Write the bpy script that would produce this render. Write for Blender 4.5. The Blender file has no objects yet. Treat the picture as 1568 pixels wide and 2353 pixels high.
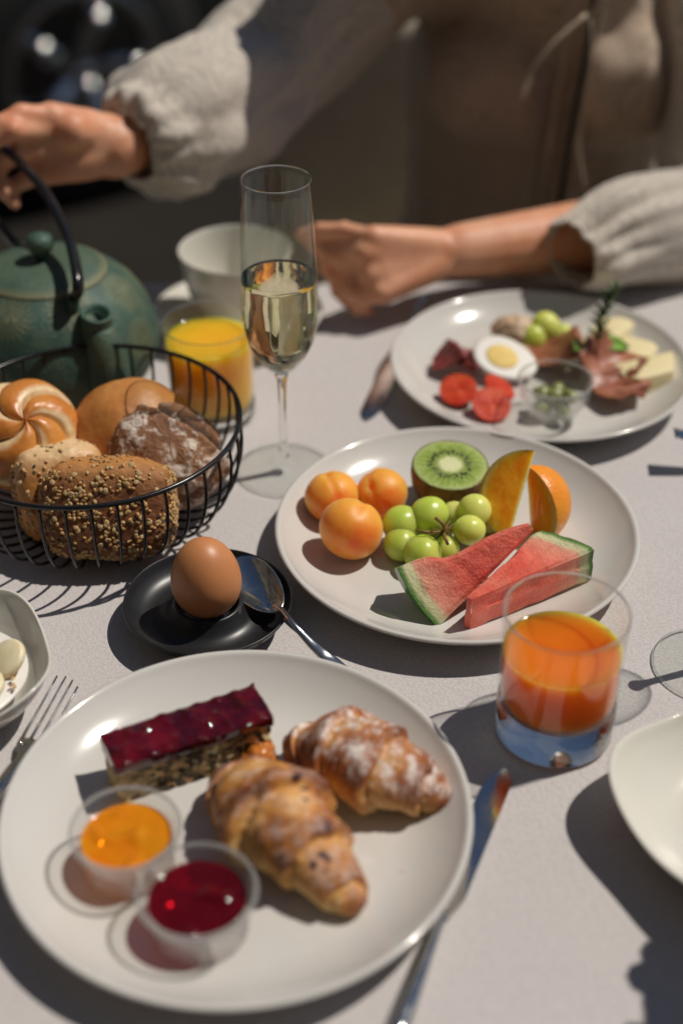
import bpy, math, random
import numpy as np
from mathutils import Vector, Matrix, noise
random.seed(7); rng = np.random.default_rng(7)
sin, cos, pi, R = math.sin, math.cos, math.pi, math.radians

# ------------------------------------------------------------------ camera, light, exposure
sc = bpy.context.scene
COL = sc.collection
CH, TH, FL = 0.6392, R(35.82), 3267.0          # camera height over the table top, pitch, focal length in 1568x2352 px
cd = bpy.data.cameras.new("camera"); cam = bpy.data.objects.new("camera", cd); COL.objects.link(cam)
cam.location = (0, 0, CH); cam.rotation_euler = (pi/2 - TH, 0, 0)
cd.sensor_fit = 'VERTICAL'; cd.sensor_height = 36; cd.lens = 50.0
cd.clip_start = 0.05; cd.clip_end = 500
cd.dof.use_dof = True; cd.dof.focus_distance = 0.968; cd.dof.aperture_fstop = 2.2; cd.dof.aperture_blades = 9
sc.camera = cam
SD = Vector((-0.58, -0.21, -1.0)).normalized()   # the way sunlight travels
w = bpy.data.worlds.new("World"); sc.world = w; w.use_nodes = True
nt = w.node_tree; bg = nt.nodes['Background']
sky = nt.nodes.new('ShaderNodeTexSky'); sky.sky_type = 'NISHITA'; sky.sun_disc = False
sky.sun_elevation = math.asin(-SD.z); sky.sun_rotation = math.atan2(-SD.x, -SD.y)
sky.air_density = 1.0; sky.dust_density = 0.3; sky.ozone_density = 2.5
nt.links.new(sky.outputs[0], bg.inputs[0]); bg.inputs[1].default_value = 0.058
sl = bpy.data.lights.new("sun", 'SUN'); sl.energy = 5.0; sl.angle = R(0.5); sl.color = (1.0, 0.93, 0.84)
so = bpy.data.objects.new("sun", sl); COL.objects.link(so); so.rotation_euler = SD.to_track_quat('-Z', 'Y').to_euler(); so.location = (2, 1, 4)
sc.view_settings.view_transform = 'Standard'; sc.view_settings.look = 'None'
sc.view_settings.exposure = -0.62; sc.view_settings.gamma = 1.0; sc.view_settings.use_curve_mapping = False
cy = sc.cycles
cy.max_bounces = 14; cy.transparent_max_bounces = 24; cy.transmission_bounces = 12; cy.diffuse_bounces = 3; cy.glossy_bounces = 5
cy.use_denoising = True; cy.sample_clamp_indirect = 3.0; cy.blur_glossy = 0.3
GZ = -0.74                                        # terrace level

def at(px, py, z=0.0):
    """the point of the level plane z that lies at this place of the photograph"""
    u = (px-784)/FL; v = (1176-py)/FL; c, s = cos(TH), sin(TH)
    d = (u, c+v*s, -s+v*c); t = (z-CH)/d[2]
    return Vector((d[0]*t, d[1]*t, z))

# ------------------------------------------------------------------ mesh helpers
class MB:
    def __init__(s): s.v = []; s.f = []; s.m = []
    def add(s, V, F, m=None):
        o = len(s.v); s.v += [tuple(p) for p in V]; s.f += [tuple(i+o for i in f) for f in F]
        s.m += list(m) if m is not None else [0.0]*len(V); return s
    def grid(s, V, nu, nv, cu=False, cv=False, m=None, flip=False):
        F = []
        for i in range(nu if cu else nu-1):
            for j in range(nv if cv else nv-1):
                a, b = i, (i+1) % nu; c, d = j, (j+1) % nv
                q = (a*nv+c, b*nv+c, b*nv+d, a*nv+d); F.append(q[::-1] if flip else q)
        return s.add(V, F, m)
    def lathe(s, prof, n=64, fn=None, m=None):
        """prof: (r, z) from bottom axis round to top; r=0 ends close on the axis"""
        V = []; M = []
        for k, (r, z) in enumerate(prof):
            for i in range(n):
                a = 2*pi*i/n; p = (max(r, 1e-5)*cos(a), max(r, 1e-5)*sin(a), z)
                if fn: p = fn(p, a, k)
                V.append(p); M.append(m[k] if m else 0.0)
        k = len(prof); F = []
        for j in range(k-1):
            for i in range(n): F.append((j*n+i, j*n+(i+1) % n, (j+1)*n+(i+1) % n, (j+1)*n+i))
        return s.add(V, F, M)
    def tube(s, pts, rad, n=8, closed=False, flat=1.0, up=None):
        P = [Vector(p) for p in pts]; k = len(P); V = []
        rd = rad if hasattr(rad, '__len__') else [rad]*k
        prev = None
        for i in range(k):
            t = (P[(i+1) % k]-P[i-1]) if closed else (P[min(i+1, k-1)]-P[max(i-1, 0)])
            t.normalize()
            if prev is None:
                a = Vector(up) if up else (Vector((0, 0, 1)) if abs(t.z) < .9 else Vector((1, 0, 0)))
                x = (a - t*a.dot(t)).normalized()
            else: x = (prev - t*prev.dot(t)).normalized()
            prev = x; y = t.cross(x)
            for j in range(n):
                a = 2*pi*j/n; V.append(P[i] + (x*cos(a)*flat + y*sin(a))*rd[i])
        F = []
        for i in range(k if closed else k-1):
            for j in range(n):
                a, b = i*n, ((i+1) % k)*n; F.append((a+j, a+(j+1) % n, b+(j+1) % n, b+j))
        if not closed:
            F.append(tuple(range(n))[::-1]); F.append(tuple(range((k-1)*n, k*n)))
        return s.add(V, F)
    def ball(s, c, r, nu=24, nv=14, fn=None, rot=None):
        """c centre, r = 3 radii; fn(unit dir) -> (scale, mask)"""
        if not hasattr(r, '__len__'): r = (r, r, r)
        V = []; M = []
        for j in range(nv+1):
            t = pi*j/nv
            for i in range(nu):
                a = 2*pi*i/nu; d = Vector((sin(t)*cos(a), sin(t)*sin(a), cos(t))); k, m = (1, 0)
                if fn: k, m = fn(d)
                p = Vector((d.x*r[0], d.y*r[1], d.z*r[2]))*k
                if rot: p = rot @ p
                V.append(p+Vector(c)); M.append(m)
        F = []
        for j in range(nv):
            for i in range(nu): F.append((j*nu+i, (j+1)*nu+i, (j+1)*nu+(i+1) % nu, j*nu+(i+1) % nu))
        return s.add(V, F, M)
    def box(s, c, d, rot=None):
        V = []
        for z in (-1, 1):
            for y in (-1, 1):
                for x in (-1, 1):
                    p = Vector((x*d[0]/2, y*d[1]/2, z*d[2]/2))
                    if rot: p = rot @ p
                    V.append(p+Vector(c))
        return s.add(V, [(0, 2, 3, 1), (4, 5, 7, 6), (0, 1, 5, 4), (2, 6, 7, 3), (0, 4, 6, 2), (1, 3, 7, 5)])
    def build(s, name, mat, parent=None, loc=None, smooth=True, bevel=None, seg=2, sub=0, rot=None, weld=True, solid=None, props=None):
        me = bpy.data.meshes.new(name); me.from_pydata(s.v, [], s.f)
        at_ = me.attributes.new('m', 'FLOAT', 'POINT'); at_.data.foreach_set('value', s.m)
        me.validate(); me.update()
        o = bpy.data.objects.new(name, me); COL.objects.link(o)
        if loc is not None: o.location = loc
        if rot is not None: o.rotation_euler = rot
        if mat: me.materials.append(mat)
        mods = []
        if weld: mm = o.modifiers.new('w', 'WELD'); mm.merge_threshold = 2e-5; mods.append(mm)
        if solid: mm = o.modifiers.new('s', 'SOLIDIFY'); mm.thickness = solid; mm.offset = 0; mods.append(mm)
        if bevel: mm = o.modifiers.new('b', 'BEVEL'); mm.width = bevel; mm.segments = seg; mm.limit_method = 'ANGLE'; mm.angle_limit = R(35); mods.append(mm)
        if sub: mm = o.modifiers.new('u', 'SUBSURF'); mm.levels = mm.render_levels = sub; mods.append(mm)
        if mods: bake(o)
        if smooth:
            o.data.shade_smooth()
            if bevel or smooth == 'auto': o.data.set_sharp_from_angle(angle=R(50))
        if parent: o.parent = parent
        if props: tag(o, **props)
        return o
def bake(o):
    dg = bpy.context.evaluated_depsgraph_get(); ev = o.evaluated_get(dg)
    me = bpy.data.meshes.new_from_object(ev, preserve_all_data_layers=True, depsgraph=dg)
    old = o.data; o.modifiers.clear(); o.data = me; me.name = o.name
    bpy.data.meshes.remove(old)
def tag(o, label=None, cat=None, group=None, kind=None):
    if label: o['label'] = label
    if cat: o['category'] = cat
    if group: o['group'] = group
    if kind: o['kind'] = kind
    return o
def thing(name, label, cat, loc=(0, 0, 0), rot=(0, 0, 0), group=None):
    o = bpy.data.objects.new(name, None); COL.objects.link(o); o.empty_display_size = .03
    o.location = loc; o.rotation_euler = rot; return tag(o, label, cat, group)
def nz(p, s=1.0, o=0.0): return noise.noise(Vector(p)*s+Vector((o, o*1.7, -o)))
def fr(p, s=1.0, o=0.0, oct=3): return noise.fractal(Vector(p)*s+Vector((o, o*1.3, -o)), 1.0, 2.0, oct)
def smooth(a, b, x): t = min(1, max(0, (x-a)/(b-a))); return t*t*(3-2*t)
def axes(x, z):
    """rotation matrix with local x ~ x and local z = z"""
    z = Vector(z).normalized(); x = Vector(x); x = (x-z*x.dot(z)).normalized(); y = z.cross(x)
    return Matrix((x, y, z)).transposed()
def spline(pts, n):
    """Catmull-Rom through the points"""
    P = [Vector(p) for p in pts]; P = [P[0]*2-P[1]]+P+[P[-1]*2-P[-2]]; out = []; k = len(P)-3
    for i in range(n):
        t = i/(n-1)*k; j = min(int(t), k-1); t -= j; a, b, c, d = P[j:j+4]
        out.append(.5*((2*b)+(c-a)*t+(2*a-5*b+4*c-d)*t*t+(3*b-a-3*c+d)*t**3))
    return out

# ------------------------------------------------------------------ material helpers
class NT:
    def __init__(s, name):
        s.mat = bpy.data.materials.new(name); s.mat.use_nodes = True; s.t = s.mat.node_tree
        s.b = s.t.nodes['Principled BSDF']; s.out = s.t.nodes['Material Output']
    def n(s, ty, **kw):
        x = s.t.nodes.new('ShaderNode'+ty)
        for k, v in kw.items():
            if k in x.inputs.keys(): s.put(x.inputs[k], v)
            else: setattr(x, k, v)
        return x
    def put(s, inp, v):
        if isinstance(v, bpy.types.NodeSocket): s.t.links.new(v, inp)
        else:
            if hasattr(v, '__len__') and len(v) == 3 and inp.type == 'RGBA': v = (*v, 1)
            inp.default_value = v
    def obj(s): return s.n('TexCoord').outputs['Object']
    def scaled(s, sc_, vec=None):
        m = s.n('Mapping'); s.put(m.inputs['Vector'], vec or s.obj()); m.inputs['Scale'].default_value = sc_; return m.outputs[0]
    def noise(s, scale, detail=4, rough=.55, vec=None, dist=0): 
        x = s.n('TexNoise', Scale=scale, Detail=detail, Roughness=rough, Distortion=dist); s.put(x.inputs['Vector'], vec or s.obj()); return x.outputs['Fac']
    def vor(s, scale, vec=None, feature='F1', out='Distance'):
        x = s.n('TexVoronoi', Scale=scale, feature=feature); s.put(x.inputs['Vector'], vec or s.obj()); return x.outputs[out]
    def ramp(s, fac, stops):
        x = s.n('ValToRGB'); s.put(x.inputs[0], fac); e = x.color_ramp.elements
        while len(e) < len(stops): e.new(.5)
        for i, (p, c) in enumerate(stops):
            e[i].position = p; e[i].color = (*c, 1) if hasattr(c, '__len__') else (c, c, c, 1)
        return x.outputs[0]
    def mix(s, f, a, b, mode='MIX'):
        x = s.n('Mix', data_type='RGBA', blend_type=mode); s.put(x.inputs[0], f); s.put(x.inputs[6], a); s.put(x.inputs[7], b); return x.outputs[2]
    def math(s, op, a, b=0.0, c=0.0):
        x = s.n('Math', operation=op); s.put(x.inputs[0], a); s.put(x.inputs[1], b); s.put(x.inputs[2], c); return x.outputs[0]
    def attr(s, name='m'): return s.n('Attribute', attribute_name=name).outputs['Fac']
    def bump(s, h, strength=.5, dist=.001, normal=None):
        x = s.n('Bump', Strength=strength, Distance=dist); s.put(x.inputs['Height'], h)
        if normal: s.put(x.inputs['Normal'], normal)
        s.put(s.b.inputs['Normal'], x.outputs[0]); return x.outputs[0]
    def set(s, **kw):
        al = dict(col='Base Color', rough='Roughness', metal='Metallic', ior='IOR', spec='Specular IOR Level', coat='Coat Weight', coatr='Coat Roughness',
                  sss='Subsurface Weight', sssr='Subsurface Radius', ssss='Subsurface Scale', trans='Transmission Weight', sheen='Sheen Weight', emc='Emission Color', ems='Emission Strength', alpha='Alpha')
        for k, v in kw.items(): s.put(s.b.inputs[al[k]], v)
        return s
def simple(name, col, rough=.5, **kw):
    t = NT(name); t.set(col=col, rough=rough, **kw); return t.mat
def mottled(name, c1, c2, scale, rough=.6, bs=.3, bd=.0006, bscale=None, lo=.35, hi=.65, **kw):
    t = NT(name); t.set(col=t.ramp(t.noise(scale, 5), [(lo, c1), (hi, c2)]), rough=rough, **kw)
    t.bump(t.noise(bscale or scale*3, 4), bs, bd); return t.mat
def clear_glass(name, tint=(.97, .98, .97), k=.5, haze=0.0):
    """thin blown wall: what is behind shows straight through, with the mirror of its surface"""
    t = NT(name); tr = t.n('BsdfTransparent', Color=(*tint, 1)); gl = t.n('BsdfGlossy', Roughness=.012); gl.inputs['Color'].default_value = (1, 1, 1, 1)
    f = t.n('LayerWeight', Blend=.5); g = t.math('MULTIPLY', t.math('MULTIPLY_ADD', t.math('POWER', f.outputs['Facing'], 4.0), .90, .045), k)
    mx = t.n('MixShader'); t.put(mx.inputs[0], g); t.t.links.new(tr.outputs[0], mx.inputs[1]); t.t.links.new(gl.outputs[0], mx.inputs[2])
    last = mx.outputs[0]
    if haze:
        df = t.n('BsdfTranslucent', Color=(.8, .8, .8, 1)); d2 = t.n('BsdfDiffuse', Color=(.8, .8, .8, 1)); a = t.n('MixShader'); a.inputs[0].default_value = .5; t.t.links.new(df.outputs[0], a.inputs[1]); t.t.links.new(d2.outputs[0], a.inputs[2])
        b = t.n('MixShader'); t.put(b.inputs[0], t.math('MULTIPLY_ADD', t.math('POWER', f.outputs['Facing'], 3.0), .45, haze)); t.t.links.new(last, b.inputs[1]); t.t.links.new(a.outputs[0], b.inputs[2]); last = b.outputs[0]
    t.t.links.new(last, t.out.inputs[0]); return t.mat
def solid_glass(name, col=(.98, .99, .98), ior=1.5, rough=0.0):
    t = NT(name); g = t.n('BsdfGlass', Roughness=rough, IOR=ior); g.inputs['Color'].default_value = (*col, 1)
    t.t.links.new(g.outputs[0], t.out.inputs[0]); return t.mat

# ---- the materials
def m_cloth():
    t = NT('table_linen')
    o = t.obj(); wv = t.scaled((1.0, 1.25, 1.0), o)
    wob = t.n('VectorMath', operation='ADD'); t.put(wob.inputs[0], wv)
    v = t.vor(420, wob.outputs[0]); n2 = t.noise(2600, 2)
    h = t.math('ADD', t.math('MULTIPLY', v, -1.0), t.math('MULTIPLY', n2, .35))
    base = t.ramp(t.noise(9, 4), [(.3, (.565, .53, .515)), (.7, (.60, .565, .55))])
    col = t.mix(t.ramp(v, [(.25, 0.0), (.75, .38)]), base, (.40, .375, .375))
    t.set(col=col, rough=.85, sheen=.15); b1 = t.bump(h, .55, .0006); return t.mat
M = {}
M['cloth'] = m_cloth()
def m_china(name, c, rough=.14):
    t = NT(name); t.set(col=t.ramp(t.noise(14, 3), [(.3, c), (.7, tuple(x*.965 for x in c))]), rough=rough, coat=.35, coatr=.06, ior=1.5)
    t.bump(t.noise(60, 2), .04, .0006); return t.mat
M['china'] = m_china('white_china', (.64, .62, .58))
M['china2'] = m_china('cream_china', (.70, .68, .60), .16)
M['blackceramic'] = mottled('matte_black_ceramic', (.012, .012, .013), (.017, .017, .018), 80, rough=.36, bs=.08, bd=.0002, bscale=1500)
M['wire'] = mottled('black_lacquered_wire', (.008, .008, .009), (.014, .014, .015), 60, rough=.24, bs=.15, bd=.0003, bscale=500)
def m_steel():
    t = NT('polished_steel'); t.set(col=(.62, .61, .59), metal=1.0, rough=t.ramp(t.noise(90, 5), [(.35, .10), (.7, .22)]))
    t.bump(t.noise(30, 3), .06, .001); return t.mat
M['steel'] = m_steel()
M['glass'] = clear_glass('thin_clear_glass'); M['plastic'] = clear_glass('clear_plastic', (.96, .96, .95), .8, .02)
M['frost'] = clear_glass('frosted_plastic', (.9, .9, .88), .8, .22); M['solid'] = solid_glass('thick_clear_glass'); M['wine'] = solid_glass('pale_sparkling_wine', (.985, .95, .80), 1.34)
def m_egg():
    t = NT('brown_egg_shell'); t.set(col=t.ramp(t.noise(60, 5), [(.3, (.54, .215, .078)), (.7, (.60, .255, .10))]), rough=.42, sss=.12, ssss=.004, sssr=(1, .4, .2))
    h = t.math('ADD', t.noise(900, 3), t.math('MULTIPLY', t.vor(700), .6)); t.bump(h, .22, .0002); return t.mat
M['egg'] = m_egg()
def m_juice(name, c, rough=.12):
    t = NT(name); t.set(col=t.ramp(t.noise(40, 3), [(.3, c), (.7, tuple(x*.85 for x in c))]), rough=rough, sss=1.0, ssss=.055, sssr=(1, .9, .8), ior=1.34); return t.mat
M['juice'] = m_juice('blood_orange_juice', (.96, .20, .008)); M['oj'] = m_juice('yellow_orange_juice', (.96, .47, .012))
def m_jam(name, c1, c2, sw=.6, glow=None):
    t = NT(name); t.set(col=t.ramp(t.noise(45, 3), [(.35, c1), (.7, c2)]), rough=.07, sss=sw, ssss=.004, sssr=(1, .3, .1), coat=.5, coatr=.03)
    t.bump(t.noise(60, 1), .4, .002)
    if glow:
        tr = t.n('BsdfTransparent', Color=(*glow, 1)); mx = t.n('MixShader'); mx.inputs[0].default_value = .38; t.t.links.new(t.b.outputs[0], mx.inputs[1]); t.t.links.new(tr.outputs[0], mx.inputs[2]); t.t.links.new(mx.outputs[0], t.out.inputs[0])
    return t.mat
M['jam_o'] = m_jam('apricot_jam', (.86, .30, .003), (.92, .40, .006), glow=(1, .55, .08)); M['jam_r'] = m_jam('raspberry_jam', (.09, .001, .004), (.16, .002, .007), .3, glow=(.9, .08, .12))
M['glaze'] = m_jam('berry_glaze', (.045, .001, .005), (.17, .003, .007), .1)
def m_apricot():
    t = NT('apricot_skin'); n = t.noise(20, 5, .6)
    t.set(col=t.ramp(n, [(.3, (.95, .33, .02)), (.50, (.95, .40, .05)), (.62, (.93, .24, .02)), (.75, (.84, .11, .02))]), rough=.48, sss=1.0, ssss=.028, sssr=(1, .5, .15), sheen=.15)
    t.bump(t.noise(700, 3), .15, .0003); return t.mat
M['apricot'] = m_apricot()
def m_grape():
    t = NT('green_grape_skin'); n = t.noise(50, 4)
    oi = t.n('ObjectInfo').outputs['Random']; n = t.math('ADD', t.math('MULTIPLY', n, .6), t.math('MULTIPLY', oi, .4)); t.set(col=t.ramp(n, [(.2, (.42, .58, .07)), (.5, (.60, .68, .13)), (.8, (.74, .72, .24))]), rough=t.ramp(t.noise(120, 4), [(.35, .24), (.65, .5)]), sss=.9, ssss=.02, sssr=(.8, 1, .25), trans=.0); return t.mat
M['grape'] = m_grape()
M['stem'] = mottled('green_brown_stalk', (.16, .16, .035), (.26, .13, .04), 120)
def m_melon():
    t = NT('watermelon_flesh'); r = t.attr()
    streak = t.noise(34, 5, .6, t.scaled((1, 1, 2.0)))
    flesh = t.ramp(streak, [(.30, (.80, .09, .06)), (.5, (.90, .17, .11)), (.74, (.93, .32, .22))])
    k = t.math('ADD', r, t.math('MULTIPLY', t.math('SUBTRACT', t.noise(60, 3), .5), .06))
    flesh2 = t.mix(t.ramp(k, [(.68, 0.0), (.90, .70)]), flesh, (.88, .50, .34))
    c = t.mix(t.ramp(k, [(.885, 0.0), (.925, 1.0)]), flesh2, (.72, .72, .42))
    c = t.mix(t.ramp(r, [(.955, 0.0), (.985, 1.0)]), c, (.10, .26, .035))
    t.set(col=c, rough=t.ramp(t.vor(900), [(.25, .10), (.6, .45)]), sss=.6, ssss=.008, sssr=(1, .35, .28))
    pit = t.ramp(t.vor(85), [(.10, .75), (.20, 0.0)]); c = t.mix(t.math('MULTIPLY', pit, .5), c, (.55, .06, .05)); t.set(col=c)
    h = t.math('ADD', t.noise(420, 5, .7), t.math('MULTIPLY', t.noise(90, 3), 1.5)); t.bump(h, 1.0, .0022); return t.mat
M['melon'] = m_melon()
def m_rind():
    t = NT('watermelon_rind'); t.set(col=t.ramp(t.noise(45, 4, .6, t.scaled((1, .25, 1))), [(.4, (.035, .12, .015)), (.65, (.13, .30, .05))]), rough=.3); return t.mat
M['rind'] = m_rind()
def m_orange_flesh():
    t = NT('orange_flesh'); r = t.attr()
    c = t.ramp(t.noise(130, 4, .6, t.scaled((1, 1, .35))), [(.3, (.93, .32, .008)), (.6, (.96, .44, .02)), (.8, (.97, .64, .18))])
    c = t.mix(t.ramp(r, [(.80, 0.0), (.90, 1.0)]), c, (.90, .50, .12)); c = t.mix(t.ramp(r, [(.0, .8), (.10, 0.0)]), c, (.90, .72, .40))
    t.set(col=c, rough=.22, sss=1.0, ssss=.022, sssr=(1, .6, .2)); t.bump(t.vor(260, t.scaled((1, 1, .35))), .5, .0009); return t.mat
M['orange'] = m_orange_flesh()
def m_peel():
    t = NT('orange_peel'); t.set(col=t.ramp(t.noise(30, 3), [(.3, (.86, .26, .012)), (.7, (.90, .34, .02))]), rough=.38, sss=.2, ssss=.003)
    t.bump(t.vor(420), .5, .0006); return t.mat
M['peel'] = m_peel()
def m_kiwi():
    t = NT('kiwi_flesh'); o = t.n('SeparateXYZ'); t.put(o.inputs[0], t.obj()); r = t.attr()
    ang = t.math('ARCTAN2', o.outputs[1], o.outputs[0])
    cb = t.n('CombineXYZ'); t.put(cb.inputs[0], t.math('SINE', ang)); t.put(cb.inputs[1], t.math('COSINE', ang)); t.put(cb.inputs[2], t.math('MULTIPLY', r, .35))
    st = t.noise(9, 4, .6, cb.outputs[0])
    rr = t.math('ADD', r, t.math('MULTIPLY', t.math('SUBTRACT', st, .5), .22))
    c = t.ramp(rr, [(.0, (.78, .78, .50)), (.26, (.74, .76, .42)), (.36, (.24, .32, .06)), (.55, (.18, .27, .035)), (.80, (.30, .40, .08)), (.93, (.42, .50, .18)), (.985, (.12, .10, .03))])
    c = t.mix(t.math('MULTIPLY', t.ramp(st, [(.45, 0.0), (.6, .35)]), 1.0), c, (.55, .66, .25))
    t.set(col=c, rough=.25, sss=.4, ssss=.003, sssr=(.6, 1, .2)); t.bump(t.noise(300, 4), .4, .0006); return t.mat
M['kiwi'] = m_kiwi(); M['kiwiskin'] = mottled('kiwi_skin', (.12, .06, .02), (.24, .13, .05), 120, rough=.8, bs=.6, bd=.0008, bscale=700)
M['seed'] = simple('black_seed', (.01, .008, .006), .3)
def m_bread(name, stops, pale=(.85, .62, .34), rough=.5, flour=0.0, fscale=60, bs=.4, bd=.0012, bscale=140, scale=28, crack=0):
    t = NT(name); c = t.ramp(t.noise(scale, 5, .6), stops)
    c = t.mix(t.attr(), c, t.ramp(t.noise(160, 4), [(.3, pale), (.7, tuple(x*.8 for x in pale))]))
    if flour: 
        f = t.ramp(t.noise(fscale, 6, .7, dist=.6), [(.50, 0.0), (.60, flour)]); c = t.mix(f, c, (.78, .68, .58))
    t.set(col=c, rough=rough, sss=.12, ssss=.003, sssr=(1, .5, .25))
    t.bump(t.noise(bscale, 6, .65), bs, bd); return t.mat
M['kaiser'] = m_bread('kaiser_crust', [(.3, (.46, .135, .02)), (.5, (.60, .22, .04)), (.7, (.68, .31, .07))], pale=(.88, .68, .40), rough=.34, bs=.25, bd=.0008)
M['plainroll'] = m_bread('golden_crust', [(.3, (.48, .17, .035)), (.55, (.58, .25, .065)), (.75, (.66, .38, .15))], rough=.45, bs=.35)
M['rye'] = m_bread('rye_crust', [(.3, (.17, .07, .03)), (.5, (.27, .12, .055)), (.75, (.36, .18, .085))], pale=(.10, .055, .03), rough=.75, flour=.85, fscale=75, bs=.9, bd=.002, bscale=110)
M['seedroll'] = m_bread('seeded_crust', [(.3, (.13, .04, .014)), (.5, (.22, .075, .022)), (.75, (.34, .14, .045))], pale=(.58, .26, .07), rough=.6, bs=.9, bd=.0016, bscale=260, scale=60)
M['sesame'] = mottled('toasted_seed', (.46, .24, .07), (.60, .38, .15), 60, rough=.4); M['oat'] = mottled('oat_flake', (.40, .26, .11), (.56, .40, .20), 80, rough=.7); M['poppy'] = simple('dark_seed', (.03, .028, .035), .4)
def m_croissant(name, a, b, c_, pale, sugar):
    t = NT(name); m = t.attr(); k = t.math('ADD', m, t.math('MULTIPLY', t.math('SUBTRACT', t.noise(48, 6, .62), .41), 1.5))
    c = t.ramp(k, [(.05, pale), (.35, a), (.62, b), (.9, c_)])
    g = t.n('NewGeometry'); sp = t.n('SeparateXYZ'); t.put(sp.inputs[0], g.outputs['Normal'])
    s_ = t.math('MULTIPLY', t.ramp(t.noise(110, 6, .72), [(.46, 0.0), (.62, 1.0)]), t.math('MULTIPLY', t.ramp(sp.outputs[2], [(.25, 0.0), (.8, 1.0)]), sugar))
    c = t.mix(s_, c, (.86, .80, .74)); t.set(col=c, rough=.42, sss=.12, ssss=.003, sssr=(1, .5, .25))
    t.bump(t.math('ADD', t.noise(170, 6, .65), t.math('MULTIPLY', t.noise(60, 4, .6, dist=1.5), 1.4)), .7, .0018); return t.mat
M['cro1'] = m_croissant('croissant_crust', (.60, .27, .065), (.40, .13, .03), (.20, .055, .018), (.72, .46, .20), .8)
M['cro2'] = m_croissant('pale_croissant_crust', (.70, .36, .10), (.50, .19, .04), (.20, .055, .016), (.78, .52, .22), .3)
M['berry'] = simple('dark_berry', (.03, .015, .03), .45)
def m_crumb():
    t = NT('poppy_nut_crumb'); v = t.vor(290, out='Color'); vv = t.n('SeparateColor'); t.put(vv.inputs[0], v)
    c = t.ramp(vv.outputs[0], [(.0, (.04, .03, .02)), (.38, (.11, .08, .04)), (.5, (.36, .26, .11)), (.78, (.56, .43, .20)), (1, (.60, .32, .16))])
    c = t.mix(t.attr(), c, (.60, .44, .22)); t.set(col=c, rough=.8, sss=.1, ssss=.002); t.bump(t.vor(200), 1.0, .005); return t.mat
M['crumb'] = m_crumb()
M['nut'] = mottled('candied_nut', (.60, .20, .03), (.45, .14, .03), 90, rough=.25, bs=.6, bd=.001)
def m_skin():
    t = NT('skin'); c = t.ramp(t.noise(26, 6, .62), [(.30, (.66, .25, .13)), (.5, (.74, .36, .21)), (.7, (.80, .45, .29))])
    t.set(col=c, rough=.48, sss=.3, ssss=.01, sssr=(1, .4, .22)); t.bump(t.math('ADD', t.noise(260, 4), t.math('MULTIPLY', t.noise(70, 3, .6, t.scaled((1, .3, 1))), .8)), .3, .0014); return t.mat
M['skin'] = m_skin()
def m_lace(name, c, k=.25):
    t = NT(name); o = t.obj(); d = t.vor(34, t.noise(20,2) and o); ring = t.math('SINE', t.math('ADD', t.math('MULTIPLY', d, 30.0), t.math('MULTIPLY', t.noise(60, 3), 14.0)))
    st = t.noise(300, 4); h = t.math('ADD', t.math('MULTIPLY', ring, .5), t.math('MULTIPLY', st, .25))
    fl = t.math('SINE', t.math('ADD', t.math('MULTIPLY', t.vor(13, t.obj()), 60.0), t.math('MULTIPLY', t.noise(34, 3), 20.0)))
    col = t.mix(t.ramp(fl, [(.30, 0.0), (.85, .55)]), c, tuple(x*.62 for x in c))
    t.set(col=col, rough=.85, sheen=.3); t.bump(h, .35, .0007)
    tl = t.n('BsdfTranslucent'); t.put(tl.inputs[0], col); mx = t.n('MixShader'); mx.inputs[0].default_value = k
    t.t.links.new(t.b.outputs[0], mx.inputs[1]); t.t.links.new(tl.outputs[0], mx.inputs[2]); t.t.links.new(mx.outputs[0], t.out.inputs[0]); return t.mat
M['lace'] = m_lace('cream_lace', (.76, .69, .60), .25); M['sheer'] = m_lace('shaded_sheer_lace_over_skin', (.50, .385, .285), .05); M['inner'] = simple('dark_front_gap', (.02, .018, .018), .8)  # sheer: darker copy of the lace, skin tone and torso shade in its colour
M['tape'] = simple('cream_ribbon', (.46, .38, .28), .7)
M['trouser'] = mottled('dark_trouser', (.03, .03, .035), (.045, .045, .05), 40)
M['bench'] = mottled('olive_upholstery', (.44, .385, .285), (.50, .44, .33), 30, rough=.9, bs=.3, bd=.002, bscale=200)
M['wood'] = mottled('dark_wood', (.08, .05, .03), (.12, .075, .045), 30)

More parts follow.
